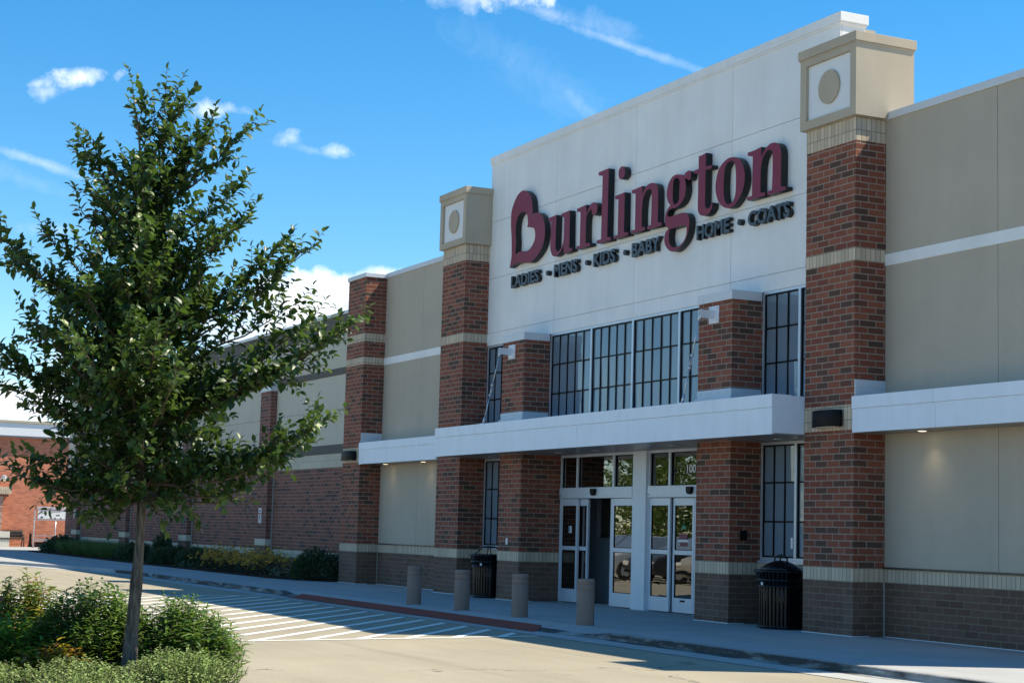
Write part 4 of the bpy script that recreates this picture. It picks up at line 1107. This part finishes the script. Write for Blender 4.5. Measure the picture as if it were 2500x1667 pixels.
rtext('home delivery', .62, 1.32, 1.86, 1.955, m_black)
rtext('Available here', .25, .60, 1.735, 1.775, m_groove)
mb = MB()
mb.mi = 0; mb.box(.061, .063, .15, 1.6, 1.84, 1.97)
mb.mi = 1
for a, b, z in ((.72, 1.25, 1.80), (.68, .86, 1.745)): mb.box(.062, .064, a, b, z, z + .022)
o = mb.build('print', [Mat('sign_lilac', (.38, .36, .42), .6).m, m_groove], bd)
mb = MB()
P_ = [(.92, 1.50), (.94, 1.58), (1.0, 1.61), (1.06, 1.69), (1.2, 1.70), (1.28, 1.62), (1.36, 1.60), (1.37, 1.50)]
mb.prism(P_, 'x', .062, .065); mb.build('van_picture', Mat('sign_white_print', (.78, .78, .78), .6).m, bd)
mb = MB(); mb.prism([(1.02, 1.61), (1.07, 1.675), (1.12, 1.68), (1.12, 1.61)], 'x', .066, .068); mb.prism([(1.14, 1.61), (1.14, 1.68), (1.19, 1.68), (1.25, 1.62)], 'x', .066, .068)
for yy in (1.0, 1.29): mb.prism([(yy + .035 * math.cos(t), 1.50 + .035 * math.sin(t)) for t in np.linspace(0, 2 * math.pi, 13)[:-1]], 'x', .066, .068)
mb.prism([(.34 + .07 * math.cos(t), 1.50 + .07 * math.sin(t)) for t in np.linspace(0, math.pi, 9)], 'x', .066, .068)
mb.build('van_detail', m_black, bd)
mb = MB(); mb.prism([(.80 + .045 * math.cos(t), 1.52 + .045 * math.sin(t)) for t in np.linspace(0, 2 * math.pi, 13)[:-1]], 'x', .066, .068); mb.build('badge', m_maroon, bd)

# ================================================================== bollards and bins
def bollard(x, y, label):
    prof = [(.138, .0), (.140, .01), (.140, .535), (.134, .541), (.134, .549), (.140, .555), (.140, .625), (.134, .631), (.134, .639), (.140, .645), (.140, .700), (.132, .716), (.115, .722)]
    mb = MB(); mb.lathe(prof, 40); o = mb.build('bollard', m_bollard)
    o.location = (x, y, -0.004); return tag(o, label, 'bollard', 'concrete bollards in front of the doors')
b0 = bollard(-8.42, -3.03, 'pinkish concrete bollard farthest left, in front of the left brown wall base')
for x, y, l in ((-6.20, -3.03, 'pinkish concrete bollard in front of the left litter bin'), (-3.94, -2.98, 'pinkish concrete bollard in front of the brick pier left of the doors'), (-1.63, -2.97, 'pinkish concrete bollard nearest the open doorway, rightmost of the row')):
    o = b0.copy(); COL.objects.link(o); o.location = (x, y, -.004); o['label'] = l
def bin_(loc, rz, label, arch):
    t = thing('litter_bin', label, 'litter bin', loc, rz, 'black litter bins by the entrance')
    mb = MB()
    n = 40; r = .355; H = .93 / .835
    # slatted steel body
    mb.lathe([(r - .03, .02), (r - .03, .80)], n)
    for k in range(36):
        a = 2 * math.pi * k / 36
        ca, sa = math.cos(a), math.sin(a); w = .017
        c = lambda rr, s, z: (rr * ca - s * sa, rr * sa + s * ca, z)
        for (r0, z0, r1, z1) in ((r - .012, .03, r - .002, .60), (r - .002, .60, r + .045, .80)):
            A = [c(r0, -w, z0), c(r0, w, z0), c(r1, w, z1), c(r1, -w, z1)]
            Bq = [c(r0 + .008, -w, z0), c(r0 + .008, w, z0), c(r1 + .008, w, z1), c(r1 + .008, -w, z1)]
            for q in ((A[0], A[3], A[2], A[1]), (Bq[0], Bq[1], Bq[2], Bq[3]), (A[0], A[1], Bq[1], Bq[0]), (A[1], A[2], Bq[2], Bq[1]), (A[2], A[3], Bq[3], Bq[2]), (A[3], A[0], Bq[0], Bq[3])): mb.quad(*q)
    mb.build('body', m_blackmetal, t)
    for z, rr in ((.03, r), (.60, r + .008), (.69, r + .03)):
        mb = MB(); mb.lathe([(rr + .002, z - .014), (rr + .012, z - .014), (rr + .012, z + .014), (rr + .002, z + .014)], n); mb.build('hoop', m_blackmetal, t)
    mb = MB(); mb.lathe([(r + .045, .80), (r + .075, .80), (r + .08, .815), (r + .06, .835), (r - .02, .83), (r - .06, .80)], n); mb.build('rim', m_blackmetal, t)
    mb = MB()
    if arch:   # rain bonnet on arched arms
        mb.lathe([(r - .02, .83), (r - .05, .87), (.20, .93), (.10, .965), (.03, .97)], n)
        mb.build('bonnet', m_blackmetal, t)
        mb = MB(); pts = [(.15 * math.cos(a), 0, .965 + .085 * math.sin(a)) for a in np.linspace(-.25, math.pi + .25, 16)]
        mb.tube(pts, .013, 8); mb.tube([(0, -.02, .95), (0, 0, 1.05)], .013, 8)
        mb.tube([(.15 * math.cos(a), .10 * math.sin(a), 1.015) for a in np.linspace(0, 2 * math.pi, 24)], .011, 8)
        mb.build('handle', m_blackmetal, t)
    else:
        for a in (0.3, 1.87, 3.44, 5.0): mb.tube([((r - .04) * math.cos(a), (r - .04) * math.sin(a), .82), (.15 * math.cos(a), .15 * math.sin(a), .965)], .012, 8)
        mb.build('bonnet_arm', m_blackmetal, t)
        mb = MB(); mb.lathe([(.19, .955), (.20, .965), (.14, .985), (.03, .995)], 32); mb.build('bonnet', m_blackmetal, t)
    mb = MB(); mb.box(-.02, .02, -r - .050, -r - .040, .62, .66); mb.build('sticker', m_plastic_w, t)
    t.scale = (1, 1, H)
    return t
bin_((-.78, .12, 0), rad(8), 'large black slatted litter bin with ring handle under right window beside big pillar', True)
bin_((-11.78, .12, 0), rad(40), 'black slatted litter bin with flat lid between left pillar and brick pier', False)

# ================================================================== vegetation
def leaves_mesh(P, A, N, L, W, name, mat, parent=None, fold=0.35, curl=0.25, extra_mats=None):
    """P base points, A axes, N normals (n,3), L lengths, W widths -> one mesh of folded, curled leaves"""
    P, A, N = (np.asarray(v, float) for v in (P, A, N)); L = np.asarray(L, float); W = np.asarray(W, float)
    A /= np.linalg.norm(A, axis=1, keepdims=True) + 1e-9
    S = np.cross(A, N); S /= np.linalg.norm(S, axis=1, keepdims=True) + 1e-9
    U = np.cross(S, A)
    tpl = [(0, 0, 0), (.30, -.42, .0), (.30, 0, 0), (.30, .42, 0), (.68, -.36, 0), (.68, 0, 0), (.68, .36, 0), (1, 0, 0)]
    F = [(0, 2, 1), (0, 3, 2), (1, 2, 5, 4), (2, 3, 6, 5), (4, 5, 7), (5, 6, 7)]
    n = len(P); V = np.empty((n, 8, 3))
    for i, (t, s, _) in enumerate(tpl):
        up = abs(s) * fold * W - curl * L * t * t
        V[:, i] = P + A * (L * t)[:, None] + S * (W * s)[:, None] + U * up[:, None]
    faces = []; 
    loops = []; starts = []; tot = []; c = 0
    base = (np.arange(n) * 8)
    fl = [np.array(f) for f in F]
    order = np.concatenate([np.concatenate([base[:, None] + f[None, :]], 1) for f in fl], 1)
    loops = order.ravel()
    sizes = np.tile([len(f) for f in F], n)
    st = np.concatenate([[0], np.cumsum(sizes)[:-1]])
    me = bpy.data.meshes.new(name)
    me.vertices.add(n * 8); me.vertices.foreach_set('co', V.reshape(-1))
    me.loops.add(len(loops)); me.loops.foreach_set('vertex_index', loops.astype(np.int32))
    me.polygons.add(len(sizes)); me.polygons.foreach_set('loop_start', st.astype(np.int32)); me.polygons.foreach_set('loop_total', sizes.astype(np.int32))
    me.update(calc_edges=True); me.validate()
    me.materials.append(mat)
    return link(bpy.data.objects.new(name, me), parent)
def rv(a=1.0): return Vector((RNG.normal() * a, RNG.normal() * a, RNG.normal() * a))

def grow_tree(name, label, group, base, spine, prim, leafmat, leaf_len, leaf_w, twig_step, node, seed, trunk_r, dens=1.0, dirS=RH, dirD=WH, upb=.55):
    """spine: (s,z,d) points; prim: (zstart, s, z, d) branch tips; all relative to base"""
    rng = np.random.default_rng(seed)
    root = thing(name, label, 'tree', base, 0, group)
    S3 = lambda s, z, d: np.array(dirS) * s + np.array(dirD) * d + np.array((0, 0, 1.0)) * z
    sp = [S3(*p) for p in spine]; zs = [p[1] for p in spine]
    def on_spine(z):
        for i in range(len(zs) - 1):
            if zs[i] <= z <= zs[i + 1]:
                t = (z - zs[i]) / (zs[i + 1] - zs[i]); return sp[i] * (1 - t) + sp[i + 1] * t
        return sp[-1]
    top = zs[-1]
    rad_at = lambda z: max(.006, trunk_r * (1 - .40 * min(1, z / 1.5)) * (1 - max(0, (z - .8)) / (top - .7)) ** .8 + .004)
    mb = MB()
    zz = np.linspace(zs[0], top, 60); pts = [on_spine(z) for z in zz]
    rs = [rad_at(z) * (1 + .06 * math.sin(9 * z) + .04 * math.sin(23 * z)) * (1 + .35 * math.exp(-max(0, z) / .09)) for z in zz]
    mb.tube([Vector(p) for p in pts], rs, 14)
    mb.build('trunk', m_bark, root)
    br = MB(); P, A, N, L, W_ = [], [], [], [], []
    def shoot(p, d, ln, r, lvl):
        """a leafy shoot; returns nothing, adds wood and leaves"""
        k = max(3, int(ln / .06)); pts = [p]; q = p.copy(); dd = d / np.linalg.norm(d)
        for i in range(k):
            dd = dd + rng.normal(0, .10, 3) + np.array((0, 0, .05)); dd /= np.linalg.norm(dd)
            q = q + dd * ln / k; pts.append(q.copy())
        br.tube([Vector(x) for x in pts], [max(.0015, r * (1 - .8 * i / k)) for i in range(k + 1)], 4, cap=False)
        nn = int(ln / node); side = np.cross(dd, (0, 0, 1)); side /= np.linalg.norm(side) + 1e-6
        side = side * math.cos(rng.uniform(0, 3.1)) + np.cross(dd, side) * math.sin(rng.uniform(0, 3.1))
        for j in range(nn):
            t = (j + .6) / nn; i = min(k - 1, int(t * k)); x = pts[i] + (pts[i + 1] - pts[i]) * (t * k - i)
            ax = (pts[i + 1] - pts[i]); ax /= np.linalg.norm(ax)
            sg = 1 if j % 2 else -1
            a = ax * rng.uniform(.35, .9) + side * sg * rng.uniform(.6, 1.0) + rng.normal(0, .22, 3) + np.array((0, 0, -.05))
            nrm = np.array((0, 0, 1.0)) + rng.normal(0, .45, 3) + ax * .5
            s_ = rng.uniform(.55, 1.3) * (1 - .35 * t ** 3)
            P.append(x); A.append(a); N.append(nrm); L.append(leaf_len * s_); W_.append(leaf_w * s_ * rng.uniform(.85, 1.15))
        P.append(pts[-1]); A.append(dd + rng.normal(0, .2, 3)); N.append(np.array((0, 0, 1.)) + rng.normal(0, .5, 3)); L.append(leaf_len * .8); W_.append(leaf_w * .7)
    for (z0, s1, z1, d1, sz) in prim:
        a = on_spine(z0); b = S3(s1, z1, d1); v = b - a; ln = np.linalg.norm(v)
        k = max(6, int(ln / .12)); pts = []
        for i in range(k + 1):
            t = i / k; sag = math.sin(math.pi * t) * ln * (-.07)
            pts.append(a + v * t + np.array((0, 0, sag)) + rng.normal(0, .012, 3) * math.sin(math.pi * t))
        r0 = min(.020, .45 * rad_at(z0) + .004) * min(1, ln / 1.1 + .3)
        br.tube([Vector(x) for x in pts], [max(.003, r0 * (1 - .8 * i / k)) for i in range(k + 1)], 6, cap=False)
        nsh = max(3, int(ln * .94 / twig_step * dens * sz))
        for j in range(nsh):
            t = .12 + .88 * (j + rng.uniform(0, .8)) / nsh; t = min(t, .99); i = min(k - 1, int(t * k)); p = pts[i] + (pts[i + 1] - pts[i]) * (t * k - i)
            ax = v / ln; rnd = rng.normal(0, 1, 3); rnd -= ax * rnd.dot(ax); rnd /= np.linalg.norm(rnd)
            d = ax * rng.uniform(.25, .9) + rnd * .75 + np.array((0, 0, upb * rng.uniform(.2, 1.6)))
            l_ = rng.uniform(.12, .34) * (1.0 - .35 * t) * (.6 + .5 * min(1, ln)) * leaf_len / .075
            shoot(p, d, l_, .004, 1)
        shoot(pts[-1], (pts[-1] - pts[-2]) + np.array((0, 0, .03)), .20 * leaf_len / .075, .004, 1)
    # leader
    shoot(sp[-1], np.array((0, 0, 1.0)) + np.array(dirS) * -.1, .28 * leaf_len / .075, .004, 1)
    br.build('branches', m_twig, root)
    leaves_mesh(P, A, N, L, W_, 'foliage', leafmat, root)
    return root, len(P)
SP = [(0.04, -.05, 0), (.055, .4, 0), (.07, .77, 0), (.085, 1.2, 0), (.085, 1.55, 0), (.06, 2.4, .02), (.0, 3.14, 0), (-.04, 3.9, -.02), (-.07, 4.6, 0), (-.12, 4.98, 0), (-.16, 5.17, 0)]
PR = [ # silhouette branches (z on the trunk, then tip s, z, depth, density)
 (4.75, .10, 5.28, .05, .8), (4.8, -.12, 5.22, .1, .8), (4.6, .28, 5.12, -.1, 1), (4.5, .18, 5.28, .15, .8), (4.35, -.48, 4.72, .0, 1), (4.15, -.62, 4.78, .1, .9), (4.3, .45, 4.92, .1, 1), (4.1, .86, 4.94, -.05, 1.0), (4.05, .50, 4.98, .1, .9),
 (3.9, -.55, 4.36, .15, .8), (3.75, -.56, 4.16, -.1, .8), (3.8, .78, 4.38, .0, 1), (3.6, .86, 4.14, .1, 1), (3.55, .80, 3.98, -.2, .9),
 (3.05, -1.30, 3.93, -.05, 1.0), (3.1, -1.18, 3.70, .15, 1.0), (3.2, -.85, 3.95, -.15, .9), 
 (3.0, 1.46, 3.86, -.05, .95), (3.05, 1.18, 3.90, .15, 1), (2.9, 1.20, 3.55, -.15, .8), (2.75, 1.35, 3.40, .1, .9),
 (2.75, -.98, 3.22, .0, .55), (2.6, -.90, 3.05, -.1, 1), (2.5, -1.22, 2.75, .05, 1.1), (2.35, -1.28, 2.95, .1, .9), (2.3, -1.1, 2.55, -.1, 1.1), (2.2, -.86, 2.40, .1, 1.1),
 (2.25, 1.88, 3.20, -.10, 1.25), (2.3, 1.68, 3.02, -.25, 1.2), (2.35, 1.50, 3.25, .1, .9), (2.5, 1.0, 2.95, .2, .7),
 (1.75, 1.68, 2.32, -.15, 1.25), (1.8, 1.45, 2.12, .05, 1.1), (1.75, 1.28, 1.98, -.2, 1.0), (1.65, 1.00, 1.72, -.05, .9), (1.7, .80, 1.60, .1, .8),
 (1.62, -1.05, 1.80, .0, 1.1), (1.7, -.80, 1.92, .05, .9), (1.75, -.8, 1.72, -.15, 1.1), (1.65, -.55, 1.55, .05, 1.0), (1.9, -.66, 2.15, .05, 1.0), (1.6, -.25, 1.42, -.2, .9), (1.65, .35, 1.45, -.2, .8),
]
rr_ = np.random.default_rng(5)
env = [(1.5, .7), (1.8, 1.05), (2.4, 1.2), (3.0, 1.05), (3.5, .95), (4.0, .75), (4.5, .45), (5.0, .22)]
def envr(z): return np.interp(z, [e[0] for e in env], [e[1] for e in env])
for i in range(92):
    z = 1.55 + 2.95 * (i / 92) ** 1.0; az = i * 2.399963 + rr_.uniform(-.2, .2)
    R_ = envr(z) * rr_.uniform(.40, .80) * (.62 if (math.cos(az) < 0 and z < 2.1) else .78 if z > 3.3 else 1); dz = R_ * rr_.uniform(.30, .80)
    PR.append((z, R_ * math.cos(az) * .82, z + dz, R_ * math.sin(az) * 1.35, 1.0))
tree, nl = grow_tree('young_tree', 'young green leafy tree with slim straight trunk standing in the shrub island', None, T0, SP, PR, m_leaf_tree, .092, .066, .039, .027, 21, .064)
print('tree leaves', nl)

def shrub(name, label, cat, loc, w, d, h, n, leafmat, ll, lw, mode='stem', seed=1, group=None, flowers=None, curl=.35, up=.8, core=True):
    rng = np.random.default_rng(seed)
    t = thing(name, label, cat, loc, 0, group)
    P, A, N, L, W_ = [], [], [], [], []
    st = MB(); tips = []
    ns = n
    for i in range(ns):
        a = rng.uniform(0, 2 * math.pi); r = math.sqrt(rng.uniform(0, 1))
        fx, fy = r * math.cos(a), r * math.sin(a)
        hh = h * (1 - .55 * r ** 2.2) * rng.uniform(.80, 1.08)
        b = np.array(RH) * fx * w * .40 + np.array(WH) * fy * d * .40
        tp = np.array(RH) * fx * w * .52 + np.array(WH) * fy * d * .52 + np.array((0, 0, hh)) + rng.normal(0, .02, 3)
        k = max(4, int(hh / .07)); pts = [b + (tp - b) * (j / k) ** 1.0 + rng.normal(0, .010, 3) for j in range(k + 1)]
        if i % 2 == 0: st.tube([Vector(x) for x in pts], [.005 * (1 - .6 * j / k) for j in range(k + 1)], 4, cap=False)
        ang = rng.uniform(0, 6.28)
        per = mode[1] if isinstance(mode, tuple) else .024
        nn = int(hh / per)
        for j in range(nn):
            t_ = .12 + .88 * j / nn; q = min(k - 1, int(t_ * k)); x = pts[q] + (pts[q + 1] - pts[q]) * (t_ * k - q)
            ang += 2.4 + rng.normal(0, .3)
            out = np.array((math.cos(ang), math.sin(ang), 0)); ax = (tp - b); ax /= np.linalg.norm(ax)
            aa = out * rng.uniform(.8, 1.1) + ax * rng.uniform(.2, .9) * up + rng.normal(0, .15, 3)
            P.append(x); A.append(aa); N.append(np.array((0, 0, 1.)) + ax * .3 + rng.normal(0, .3, 3)); s_ = rng.uniform(.7, 1.15); L.append(ll * s_); W_.append(lw * s_)
        tips.append(tp)
    st.build('stems', m_twig, t)
    leaves_mesh(P, A, N, L, W_, 'foliage', leafmat, t, curl=curl)
    return t, tips
# shrubs of the island
def isl_loc(s, d, z=0.02): p = TP(s, z, d); return (p.x, p.y, p.z)
sh1, tp1 = shrub('shrub', 'tall lance leaved green shrub with budded tips left of the tree trunk', 'shrub', isl_loc(-.46, .75), 1.12, .95, .80, 300, m_leaf_lance, .105, .030, seed=3)
sh2, tp2 = shrub('shrub', 'tall lance leaved green shrub with budded tips right of the tree trunk', 'shrub', isl_loc(.33, .80), 1.0, .90, .70, 250, m_leaf_lance, .105, .030, seed=4)
sh3, tp3 = shrub('shrub', 'lance leaved green shrub at the right end of the island, lower than its neighbour', 'shrub', isl_loc(.64, .55), .70, .75, .54, 150, m_leaf_lance, .102, .030, seed=9)
for sh, tp in ((sh1, tp1), (sh2, tp2)):
    sel = sorted(tp, key=lambda p: -p[2])[:14]
    for p in sel:
        mb = MB(); mb.lathe([(.004, 0), (.011, .004), (.012, .012), (.007, .019), (.002, .021)], 8, (p[0], p[1], p[2])); mb.build('flower_bud', m_leaf_lance, sh)
shrub('shrub', 'red tinged pale green shrub at the left edge of the picture', 'shrub', isl_loc(-1.22, 1.10), .86, .85, .84, 210, m_leaf_red, .080, .038, seed=5)
shrub('shrub', 'low bright green broad leaved plant at lower left corner', 'plant', isl_loc(-1.14, .50), .78, .6, .56, 110, m_leaf_bright, .085, .040, seed=6)
shrub('shrub', 'low yellow and orange leaved plant in front of the tall shrub', 'plant', isl_loc(-.70, .16), .66, .36, .32, 50, m_leaf_yellow, .088, .045, seed=7)
# catmint mounds
def mound(s, d, w, dd, h, n, seed, label):
    return shrub('catmint', label, 'ground cover plant', isl_loc(s, d), w, dd, h, n, m_leaf_mint, .034, .019, ('s', .013), seed=seed, group=None, curl=.2, up=.9)
mound(.62, -.55, 1.05, 1.0, .33, 420, 31, 'feathery pale green mound spilling over the right end of the island')
mound(-.18, -1.0, .95, .8, .26, 330, 32, 'feathery pale green mound at the foot of the trunk, in the middle')
mound(-.88, -1.15, .8, .8, .25, 260, 33, 'feathery pale green mound at the lower left corner of the picture')
mound(.25, -1.9, 1.5, .9, .22, 200, 34, 'feathery pale green mound below the picture edge in front of trunk')

# bed of the low wing
def bed_shrub(label, x, y, w, d, h, n, mat, ll, lw, seed, name='shrub', cat='shrub', per=.05):
    rng = np.random.default_rng(seed); t = thing(name, label, cat, (x, y, .04))
    P, A, N, L, W_ = [], [], [], [], []
    for i in range(n):
        v = rng.normal(0, 1, 3); v /= np.linalg.norm(v); v[2] = abs(v[2]); r = rng.uniform(.62, 1.0) * (1 + .12 * math.sin(5 * v[0] + seed) * math.cos(4 * v[1]))
        P.append(np.array((v[0] * w / 2, v[1] * d / 2, v[2] * h)) * r); A.append(v + rng.normal(0, .45, 3) + np.array((0, 0, .35))); N.append(rng.normal(0, 1, 3) + np.array((0, 0, 1.))); s_ = rng.uniform(.7, 1.3); L.append(ll * s_); W_.append(lw * s_)
    leaves_mesh(P, A, N, L, W_, 'foliage', mat, t)
    mb = MB()
    for k in range(7):
        a = k * .9; mb.tube([(0, 0, -.02), (w * .2 * math.cos(a), d * .2 * math.sin(a), h * .5), (w * .36 * math.cos(a), d * .36 * math.sin(a), h * .8)], [.012, .008, .004], 5)
    mb.build('stems', m_twig, t)
    return t
bed_shrub('dark round evergreen shrub beside the brick pillar at the bed end', -21.85, -.20, 2.0, 1.5, .78, 5200, m_leaf_dark, .085, .030, 41)
bed_shrub('dark low evergreen behind the yellow flowers, left part', -32.6, -.35, 3.0, 1.5, .62, 5000, m_leaf_dark, .085, .035, 42)
bed_shrub('dark low evergreen hedge plant right behind the trunk', -35.8, -.40, 3.4, 1.5, .60, 5000, m_leaf_dark, .085, .035, 43)
bed_shrub('dark upright shrub against second pilaster of the low wing', -38.2, -.10, 1.2, .8, 1.05, 2200, m_leaf_dark, .085, .04, 44)
bed_shrub('dark shrub left of the trunk at middle of the far bed', -40.6, -.40, 3.0, 1.5, .62, 4200, m_leaf_dark, .09, .04, 45)
bed_shrub('dark shrub at the far end of the planting bed by the low wing corner', -54.2, -.30, 4.4, 1.6, .66, 5000, m_leaf_dark, .10, .05, 46)
def tuft(label, x, y, w, d, h, n, seed):
    rng = np.random.default_rng(seed); t = thing('ornamental_grass', label, 'grass clump', (x, y, .04))
    P, A, N, L, W_ = [], [], [], [], []
    for i in range(n):
        a = rng.uniform(0, 6.28); r = math.sqrt(rng.uniform()); p = np.array((r * math.cos(a) * w / 2, r * math.sin(a) * d / 2, 0))
        P.append(p); A.append(np.array((math.cos(a) * .5 * r, math.sin(a) * .5 * r, 1)) + rng.normal(0, .15, 3)); N.append(rng.normal(0, 1, 3)); L.append(h * rng.uniform(.7, 1.15)); W_.append(.018)
    leaves_mesh(P, A, N, L, W_, 'blades', m_grassy, t, curl=.3)
    return t
for k, x in enumerate((-51.0, -48.6, -46.2, -43.8)):
    tuft(('soft green grass clump, farthest of the four in the bed', 'soft green grass clump, second from the far end of the bed', 'soft green grass clump, third from the far end of the bed', 'soft green grass clump, nearest the dark shrub left of the trunk')[k], x, -.35, 2.4, 1.3, .58, 1500, 60 + k)['group'] = 'grass clumps in the far bed'
# black-eyed susans
def susan(label, x, y, seed):
    rng = np.random.default_rng(seed)
    t, tips = shrub('flowering_plant', label, 'flowers', (x, y, .04), 1.75, 1.0, .62, 70, m_leaf_dark, .10, .04, ('s', .05), seed=seed, group='yellow flower clumps along the brick wall')
    P, A, N, L, W_ = [], [], [], [], []; mb = MB()
    for p in tips:
        for q in range(3):
            c = p + rng.normal(0, .09, 3) * (1 if q else .2) + np.array((0, 0, .03)); tilt = np.array((0, 0, 1.)) + rng.normal(0, .45, 3) + np.array((.25, -.35, 0)); tilt /= np.linalg.norm(tilt)
            u = np.cross(tilt, (1, 0, 0)); u /= np.linalg.norm(u); v = np.cross(tilt, u)
            for k in range(9):
                a = k * 2 * math.pi / 9; d = u * math.cos(a) + v * math.sin(a)
                P.append(c + d * .008); A.append(d - tilt * .15); N.append(tilt); L.append(.042); W_.append(.018)
            mb.lathe([(.013, -.002), (.012, .010), (.004, .016)], 6, tuple(c))
    leaves_mesh(P, A, N, L, W_, 'petals', m_petal, t, curl=.1)['kind'] = 'stuff'
    mb.build('flower_centres', m_darkbrown, t)['kind'] = 'stuff'
    return t
for k, x in enumerate((-30.4, -28.9, -27.4, -25.9, -24.7)):
    susan(('yellow daisy clump at the left end of the flower row', 'yellow daisy clump, second from the left of the flower row', 'yellow daisy clump in the middle of the flower row', 'yellow daisy clump, second from the right of the flower row', 'yellow daisy clump at the right end of the flower row')[k], x, -.40 - .06 * (k % 2), 71 + k)
for k, (x, y, l) in enumerate(((-23.0, -.86, 'variegated pale leaved plant at the bed edge left of the round evergreen'), (-31.9, -.95, 'small variegated pale plant at the bed edge, leftmost'), (-30.6, -.92, 'small variegated pale plant at the bed edge, below the left end of the flowers'))):
    shrub('variegated_plant', l, 'plant', (x, y, .04), (1.25, .7, .8)[k], .4, (.30, .24, .26)[k], (34, 16, 18)[k], m_leaf_vari, .085, .040, ('s', .04), seed=80 + k)
bed_shrub('small bright green bush at far left edge beyond the sidewalk', -59.6, -4.05, 1.9, 1.4, .58, 1500, m_leaf_bright, .12, .06, 90)

# ================================================================== trees and cars of the lot (seen in the glass of the doors)
spine2 = [(0, -.05, 0), (.05, 1, 0), (0, 2.2, .05), (.05, 3.6, 0), (0, 5.0, 0), (0, 6.3, 0)]
pr2 = []
for i in range(46):
    z = .7 + 4.8 * i / 46; az = i * 2.4; R_ = 2.8 * math.sin(math.pi * min(1, (z + .8) / 7.4)) * rr_.uniform(.7, 1.05)
    pr2.append((z, R_ * math.cos(az), z + R_ * .3, R_ * math.sin(az), 1.0))
lot, nl2 = grow_tree('parking_lot_tree', 'leafy yellow green lot tree mirrored in the door glass, nearest', 'trees of the parking lot behind the viewer', (-41, -20.5, -.1), spine2, pr2, m_leaf_far, .20, .14, .22, .09, 33, .12, upb=.4)
for k, (x, y, s) in enumerate(((-46.5, -22, 1.0), (-52, -27, 1.15), (-36.5, -23, 1.25), (-58, -30, 1.3))):
    dup(lot, (x, y, -.1), k * 1.3, ('leafy lot tree mirrored in the door glass, second', 'leafy lot tree mirrored in the door glass, third', 'leafy lot tree mirrored in the door glass, tallest', 'leafy lot tree mirrored in the door glass, rightmost')[k], s)
def car(name, label, loc, rz, paint):
    t = thing(name, label, 'car', loc, rz, None)
    L_, W2 = 4.6, .90
    low_ = [(-2.3, .45), (-2.28, .75), (-2.1, .92), (-1.2, 1.02), (1.2, 1.0), (2.05, .86), (2.28, .68), (2.3, .42), (2.1, .25), (-2.1, .25)]
    mb = MB(); mb.prism(low_, 'y', -W2, W2); mb.build('body', paint, t, .07, 3)
    mb = MB()
    A = [(-1.95, 1.0), (-1.45, 1.48), (.25, 1.50), (1.15, 1.0)]
    vb = [mb.bm.verts.new((x, s * (W2 - .06 if z < 1.1 else W2 - .25), z)) for s in (-1, 1) for x, z in A]
    for q in ((0, 1, 2, 3), (7, 6, 5, 4), (0, 4, 5, 1), (1, 5, 6, 2), (2, 6, 7, 3), (3, 7, 4, 0)): mb._f([vb[i] for i in q])
    mb.build('windows', m_win, t, .03)
    mb = MB(); mb.box(-1.42, .24, -.62, .62, 1.49, 1.53); mb.build('roof', paint, t, .03)
    mt = bpy.data.materials.get('tyre') or Mat('tyre', (.02, .02, .02), .8).m
    for x in (-1.42, 1.42):
        for s in (-1, 1):
            c = [(x + .34 * math.cos(a), .34 + .34 * math.sin(a)) for a in np.linspace(0, 2 * math.pi, 25)[:-1]]
            mb = MB(); mb.prism(c, 'y', s * .91 - .11, s * .91 + .02); w = mb.build('wheel', mt, t, .02)
            c = [(x + .21 * math.cos(a), .34 + .21 * math.sin(a)) for a in np.linspace(0, 2 * math.pi, 13)[:-1]]
            mb = MB(); y_ = s * .91 + (.02 if s > 0 else -.11); mb.prism(c, 'y', y_ - .01, y_ + .012); mb.build('rim', m_galv, w)
    for s in (-1, 1):
        mb = MB(); mb.box(2.2, 2.31, s * .72 - .13, s * .72 + .13, .60, .72); mb.build('headlight', m_lens_off, t, .02)
    mb = MB(); mb.box(2.22, 2.34, -.8, .8, .32, .44); mb.build('bumper', m_blackmetal, t, .03)
    return t
pc = Mat('champagne_paint', (.40, .36, .28), .3, .2); dk = Mat('graphite_paint', (.06, .065, .07), .25, .3); sv = Mat('silver_paint', (.42, .43, .44), .28, .4)
car('parked_car', 'champagne car mirrored in the door glass', (-24.6, -13.4, -.108), rad(92), pc.m)
car('parked_car', 'graphite car mirrored in the door glass', (-27.4, -13.2, -.108), rad(89), dk.m)
car('parked_car', 'silver car mirrored in the door glass, farthest', (-33.2, -13.6, -.108), rad(90), sv.m)
wc = Mat('white_paint', (.6, .6, .58), .28, .1)
car('parked_car', 'white car mirrored in the door glass between graphite and silver cars', (-30.3, -13.0, -.108), rad(90), wc.m)
